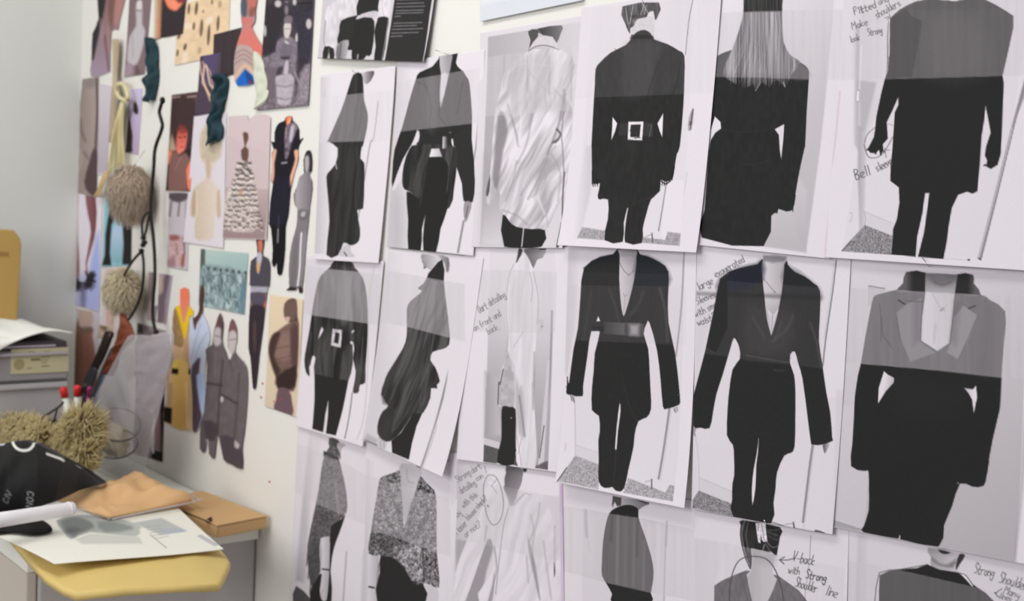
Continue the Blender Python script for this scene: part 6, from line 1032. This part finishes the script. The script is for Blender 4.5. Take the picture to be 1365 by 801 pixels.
# rolled white paper tube
a=on_z(97,677.5,.838); b=on_z(-70,704,.845); ax=(b-a)/np.linalg.norm(b-a)
RP=empty('paper_roll',tuple(a),label="white rolled paper tube lying across the front of the black tote",cat="paper roll")
rw=mat('roll_paper',(232,228,232),.5,noise=.02,nscale=12)
tube('rolled_sheet',[a,a+ax*.003,a+ax*.1,b],[.0098,.0105,.0108,.0125],rw,RP,24)
tube('end_band',[a+ax*.006,a+ax*.009],[.0112,.0112],rw,RP,24)
pl=on_z(0,672,.85)
# clear drawers unit, papers, upright envelope
XD=-2.452; y0,y1=-.46,-.148
smoke=mat('smoky_plastic',(150,146,148),.25,noise=.05,nscale=10); frame=mat('plastic_frame',(172,168,170),.35)
DU=empty('drawer_tower',(XD-.15,-.3,ZT),label="smoky plastic drawer tower with a beige label, under the loose white papers",cat="drawers")
box('tower_shell',(XD-.33,y0,ZT),(XD-.012,y1,1.012),smoke,DU,.004)
zz=[(ZT+.006,.862),(.868,.942),(.948,1.006)]
for (za,zc) in zz:
    d=box('drawer',(XD-.012,y0+.006,za),(XD,y1-.004,zc),frame if za<.9 else smoke,DU,.003)
    box('drawer_lip',(XD,y0+.01,zc-.009),(XD+.008,y1-.008,zc-.003),frame,d,.001)
def plab(c):
    c.L("o 0 0 o 1 1",.1,0,0); 
lab=mat('beige_label',(192,184,150),.6,noise=.03,nscale=40)
lz0,lz1=on_x(50,497,XD)[2],on_x(50,464,XD)[2]
la=on_x(14,480,XD);lb=on_x(91,480,XD)
LB=box('label',(XD+.0005,min(la[1],lb[1]),lz0),(XD+.0018,max(la[1],lb[1]),lz1),lab,DU,0)
ink=mat('label_ink',(128,118,84),.6)
def lbar(y_,z_,w,h): box('printed_text',(XD+.0018,y_,z_),(XD+.0022,y_+w,z_+h),ink,LB,0)
Wd=abs(la[1]-lb[1]); ly=min(la[1],lb[1]); H0=lz1-lz0
for (u,v,w,h) in ((.12,.78,.14,.07),(.34,.50,.16,.10),(.56,.84,.1,.04),(.54,.72,.12,.03),(.52,.62,.15,.03),(.5,.5,.14,.03),(.52,.40,.1,.03),(.52,.25,.14,.04),(.76,.8,.1,.05),(.3,.84,.1,.04),(.28,.2,.08,.04)): lbar(ly+Wd*u,lz0+H0*v,Wd*w,H0*h)
cc=[(XD+.0018,ly+Wd*.14+.0105*math.cos(t)*1.,lz0+H0*.38+.0105*math.sin(t)) for t in np.linspace(0,6.283,25)[:-1]]
prism('printed_seal',cc,.0004,mat('seal_ink',(158,148,108),.6),LB,0,up=(1,0,0))
# tray lip and dark contents above
box('top_tray',(XD-.30,y0+.01,1.006),(XD-.004,y1-.006,1.022),mat('tray_dark',(84,76,84),.4),DU,.003)
box('tray_rim',(XD-.004,y0+.01,1.012),(XD+.002,y1-.03,1.016),mat('tray_rim',(186,176,190),.35),DU,.001)
ppr=mat('loose_paper',(236,236,230),.6,noise=.01,nscale=10)
def papers():
    vs=[];fs=[];nu,nv=40,30; x0=-60
    fr_=[on_x(*p,XD+.02) for p in ((-60,500),(-20,480),(0,466),(18,455),(40,446),(62,440.5),(80,440),(97,443))]; fr_=crv(fr_,6,False); s=np.linspace(0,1,nu+1); t=np.linspace(0,1,len(fr_))
    fr_=np.stack([np.interp(s,t,fr_[:,k]) for k in range(3)],1)
    for j in range(nv+1):
        v=j/nv
        for i in range(nu+1):
            p=fr_[i].copy(); b_=np.array([XD-.31,p[1]+.01*v,p[2]]); b_[2]=on_x(*[(x0+(98-x0)*i/nu) if k==0 else (409+26*max(0,(x0+(98-x0)*i/nu))/95.) for k in (0,1)],XD-.31)[2]; q=p*(1-v)+b_*v; q[2]+=.006*math.sin(math.pi*v)*(.6+.4*math.sin(i*.5)); q[2]=max(q[2],1.031) if q[0]<XD+.013 else q[2]; vs.append(q)
    for j in range(nv):
        for i in range(nu): a_=j*(nu+1)+i; fs.append((a_,a_+1,a_+nu+2,a_+nu+1))
    o=mesh('paper_stack',vs,fs,ppr,origin=vs[0]); md=o.modifiers.new('thickness','SOLIDIFY'); md.thickness=.003; md.offset=-1
    if o.data.polygons[0].normal.z<0: o.data.flip_normals()
    return tag(o,"loose white papers sagging over the plastic drawer tower","papers")
papers()
tanm=mat('tan_card',(184,150,86),.6,noise=.04,nscale=12)
XE=-2.74
eo=[on_x(*p,XE) for p in ((-60,300),(-10,305),(19,307),(27,318),(29,328),(24.5,410),(22,436),(-60,436))]
EE=empty('document_envelope',tuple(eo[6]),label="tan card document envelope standing behind the loose papers at the far left",cat="envelope")
prism('envelope_panel',eo,.014,tanm,EE,.003,up=(-1,0,0))
prism('closure_slot',[on_x(*p,XE+.0008) for p in ((-6,335),(12,336),(12,342),(-6,342))],.0016,mat('slot_brown',(156,120,66),.6),EE,0,up=(-1,0,0))
# ---- strap, leather, strip, pens
dlt=mat('dark_leather',(44,34,30),.45,noise=.2,nscale=40,bump=.2); blt=mat('brown_leather',(122,64,42),.45,noise=.3,nscale=26,bump=.25)
S_=flat('leather_strap',"Z 141 446 Z 143 442 Z 148 441 Z 152 443.5 Z 151 449 Z 141 474 Z 130 496 Z 120 524 Z 118 592 Z 112 592 Z 113 530 Z 117 503 Z 123 490 Z 132 470",.005,dlt,None,-.055,sm=3); tag(S_,"dark leather strap with one punched hole, leaning beside the brown leather offcut","strap")
tube('strap_eyelet',[on_y(146.5+2*math.cos(t)*.6,446+2*math.sin(t),-.0607) for t in np.linspace(0,6.28,13)[:-1]],.0006,mat('eyelet_tan',(150,130,116),.5),S_,6,closed=True)
flat('strap_end',"Z 117 502 Z 124 490 Z 131 494 Z 127 508 Z 120 526 Z 113 523",.006,mat('grey_rubber',(84,82,86),.5),S_,-.0605,sm=3)
tag(ribbon('leather_offcut',"Z 164.5 417 Z 160 430 Z 156 442 Z 155.5 455 Z 150 470 Z 143 484 Z 138 496","Z 165.5 418 Z 171 429 Z 177 438 Z 179.5 450 Z 166 463 Z 158 482 Z 149 501",blt,.05,.010,.004,1.6,nu=12,seed=5),"pointed brown leather offcut rising out of the clear plastic bag","leather")
tag(flat('blue_card',"Z 149 464 Z 156 467 Z 141 500 Z 133 524 Z 131 548 Z 128 592 Z 120 592 Z 119 540 Z 133 500",.003,mat('pale_blue_card',(190,204,232),.5),None,-.04,sm=0),"pale blue card strip between the strap and the brown leather offcut","card")
red=mat('red_cap',(206,40,44),.35); wht=mat('pen_white',(214,216,206),.35); blk=mat('pen_black',(34,32,36),.35); mag=mat('pen_magenta',(128,40,92),.35)
PY=-.195
CU=empty('pen_cup',tuple(lower(on_y(96,600,PY),ZT)),label="grey pen cup hidden behind the shaggy fur trim",cat="pen cup")
cb=lower(on_y(98,600,PY),ZT); tube('cup_wall',[cb,cb+np.array([0,0,.10])],[.033,.036],mat('cup_grey',(126,130,128),.4),CU,24)
def pen(top,bot,m1,m2,r_,lab,y_):
    A=on_y(*top,y_); B=on_y(*bot,y_+.012); d=(B-A)/np.linalg.norm(B-A)
    B=A+d*min(.16,(A[2]-ZT-.004)/max(.2,-d[2]))
    E_=empty('marker_pen',tuple(A),label=lab,cat='pen'); tube('pen_barrel',[A+d*.013,B],r_,m2,E_,12); tube('pen_cap',[A,A+d*.002,A+d*.02],[r_*.8,r_*1.12,r_*1.15],m1,E_,12)
pen((84,516),(92,556),red,wht,.0062,"white marker with red cap, leftmost pen in the cup",PY)
pen((103,514.5),(104,556),red,wht,.0058,"marker with red cap standing right of the leftmost one",PY-.004)
pen((109,515),(107,556),blk,blk,.0045,"black pen right next to the second red cap",PY+.006)
pen((115,512),(110,556),blk,blk,.005,"black pen between the other black pen and the purple one",PY+.004)
pen((119.5,516),(114,556),mag,mag,.0042,"dark purple pen, rightmost in the cup",PY+.008)
W_1=dp("Z 48 562 Z 62 553 Z 80 541 Z 84 536",.25); gw=tube('wire_frame',W_1,.0022,mat('grey_wire',(70,72,72),.4,.4),None,8,origin=W_1[0]); tag(gw,"bent dark wire poking up behind the shaggy fur trim","wire"); tube('wire_leg',dp("Z 76 545 Z 72 560 Z 66 572",.25),.0018,MAT['grey_wire'],gw,8)
# ---- shaggy fur trims
shag=mat('shaggy_fur',(186,170,120),.8,noise=.38,nscale=60,sheen=.3)
def shaggy(name,spine,rad,n,label,seed,y_):
    r=random.Random(seed); sp=crv([on_y(x,y,y_) for x,y in spine],8,False); c=sp.mean(0); E_=empty(name,tuple(c),label=label,cat='fur trim')
    tube('trim_core',sp,[rad*.55]*len(sp),shag,E_,12); L=[]
    for i in range(n):
        k=r.randrange(len(sp)); a=r.uniform(0,6.283); t=sp[min(k+1,len(sp)-1)]-sp[max(k-1,0)]; t/=np.linalg.norm(t); u=np.cross(t,[.2,.3,1]); u/=np.linalg.norm(u); v=np.cross(t,u); d=u*math.cos(a)+v*math.sin(a)+np.array([r.gauss(.15,.5),r.gauss(0,.3),r.gauss(.1,.5)]); d/=np.linalg.norm(d)+1e-9; l=rad*r.uniform(.6,1.4); w=r.uniform(0,6.28); lean=r.uniform(-.004,.03)
        pl=[]; 
        for s in range(6):
            f=s/5; pl.append(sp[k]+d*(rad*.35+l*.75*f)+t*(.009*math.sin(f*5+w)*f+lean*f)+np.array([0,0,-.010*f*f])+v*.008*math.cos(f*5+w)*f)
        L.append(pl)
    strands('fur_locks',L,.0015,shag,E_,4,taper=.3)
shaggy('fur_trim',((-40,575),(-5,570),(18,569),(38,571),(58,580)),.030,2200,"shaggy olive-beige fur trim at the left edge, above the black tote",21,-.265)
shaggy('fur_trim',((62,596),(84,594),(100,580),(110,566)),.036,3000,"curly olive-beige fur heap between the pens and the clear bag",22,-.225)
shaggy('fur_trim',((84,612),(100,608),(112,604)),.024,1300,"lower curl of olive-beige fur touching the tote's top edge",23,-.232)
# ---- clear bag with wire hoops
fb=mat('bag_film',(190,184,190),.25,alpha=.32,spec=.7); org_=mat('grey_organza',(160,150,156),.7,alpha=.80,noise=.08,nscale=30); tan=mat('tan_wadding',(190,176,152),.8,noise=.15,nscale=30)
BG=empty('plastic_bag',tuple(lower(on_y(155,630,-.09),ZT)),label="clear plastic bag holding wire hoops and tan wadding, leaning on the wall",cat="plastic bag")
def film_front(outl,y_,bul,name,m,par):
    P=crv([on_y(x,y,y_) for x,y in pts(outl)],2); C=P.mean(0); n=len(P); R_=10; vs=[];fs=[]
    for k in range(R_):
        s=1-k/R_
        for p in P: q=C+(p-C)*s; q=q+np.array([0,-bul*(1-s**3)-.003*math.sin(q[2]*90+q[0]*60)*(1-s),0]); q[2]=max(q[2],ZT+.002); vs.append(q)
    vs.append(C+np.array([0,-bul,0]))
    for k in range(R_-1):
        for i in range(n): j=(i+1)%n; fs.append((k*n+i,k*n+j,(k+1)*n+j,(k+1)*n+i))
    for i in range(n): fs.append(((R_-1)*n+i,(R_-1)*n+(i+1)%n,len(vs)-1))
    return mesh(name,vs,fs,m,par)
BO="Z 168 452 Z 176 446 Z 200 447 Z 226 441 Z 232 446 Z 230 470 Z 220 515 Z 208 565 Z 197 610 Z 190 642 Z 184 646 Z 150 644 Z 120 640 Z 116 630 Z 118 580 Z 124 534 Z 140 504 Z 156 474"
film_front(BO,-.085,.006,'bag_film_back',fb,BG); film_front(BO,-.10,.02,'bag_film_front',fb,BG)
ribbon('organza_swatch',"Z 182 452 Z 181 480 Z 181 510 Z 182 538","Z 224 445 Z 229 470 Z 222 505 Z 206 553",org_,.088,.006,.005,2.,nu=14,parent=BG,seed=14)
hm=mat('hoop_wire',(84,80,84),.35,.6)
def hoop(c,rx,ry,y_,tilt,nm): tube(nm,[on_y(c[0]+rx*math.cos(t),c[1]+ry*math.sin(t)+tilt*math.cos(t),y_-.02*math.sin(t)) for t in np.linspace(0,6.283,49)[:-1]],.0014,hm,BG,8,closed=True)
hoop((158,566),29,22,-.10,1,'wire_hoop'); hoop((155,592),28,19,-.11,-2,'wire_hoop')
tube('wire_tail',dp("Z 131 603 Z 131 618 Z 127 625 Z 120 623",.12),.0014,hm,BG,8)
blob('wadding',on_y(152,588,-.10),.045,.022,.030,tan,BG,.25,3,4); blob('wadding',on_y(138,568,-.10),.022,.018,.036,mat('tan_wadding_dark',(170,152,132),.8,noise=.1),BG,.2,3,7)
# ================================================================ camera, light, exposure
cd=bpy.data.cameras.new('camera'); co=bpy.data.objects.new('camera',cd); COL.objects.link(co)
co.matrix_world=Matrix(((RC[0],UC[0],-FW[0],CAM[0]),(RC[1],UC[1],-FW[1],CAM[1]),(RC[2],UC[2],-FW[2],CAM[2]),(0,0,0,1)))
cd.sensor_width=36; cd.sensor_fit='HORIZONTAL'; cd.lens=36*F/W_; cd.clip_start=.02
cd.dof.use_dof=True; cd.dof.focus_distance=1.33; cd.dof.aperture_fstop=7.5
SC.camera=co
def area(name,loc,target,sx,sy,power,col):
    l=bpy.data.lights.new(name,'AREA'); l.shape='RECTANGLE'; l.size=sx; l.size_y=sy; l.energy=power; l.color=col
    o=bpy.data.objects.new(name,l); COL.objects.link(o); o.location=loc
    o.rotation_euler=(Vector(target)-Vector(loc)).to_track_quat('-Z','Y').to_euler(); return o
area('daylight_window',(-1.05,-3.0,1.95),(-1.5,0,1.4),1.8,1.5,LW,(1.0,.975,1.0))
area('ceiling_lamp',(-1.5,-.95,2.62),(-1.5,-.6,0),1.5,.5,LC,(1.0,1.0,.94))
wd=bpy.data.worlds.new('world'); SC.world=wd; wd.use_nodes=True
wd.node_tree.nodes['Background'].inputs[0].default_value=(.95,.96,1,1); wd.node_tree.nodes['Background'].inputs[1].default_value=LA
SC.view_settings.view_transform='Standard'; SC.view_settings.look='None'; SC.view_settings.exposure=0; SC.view_settings.gamma=1; SC.view_settings.use_curve_mapping=False
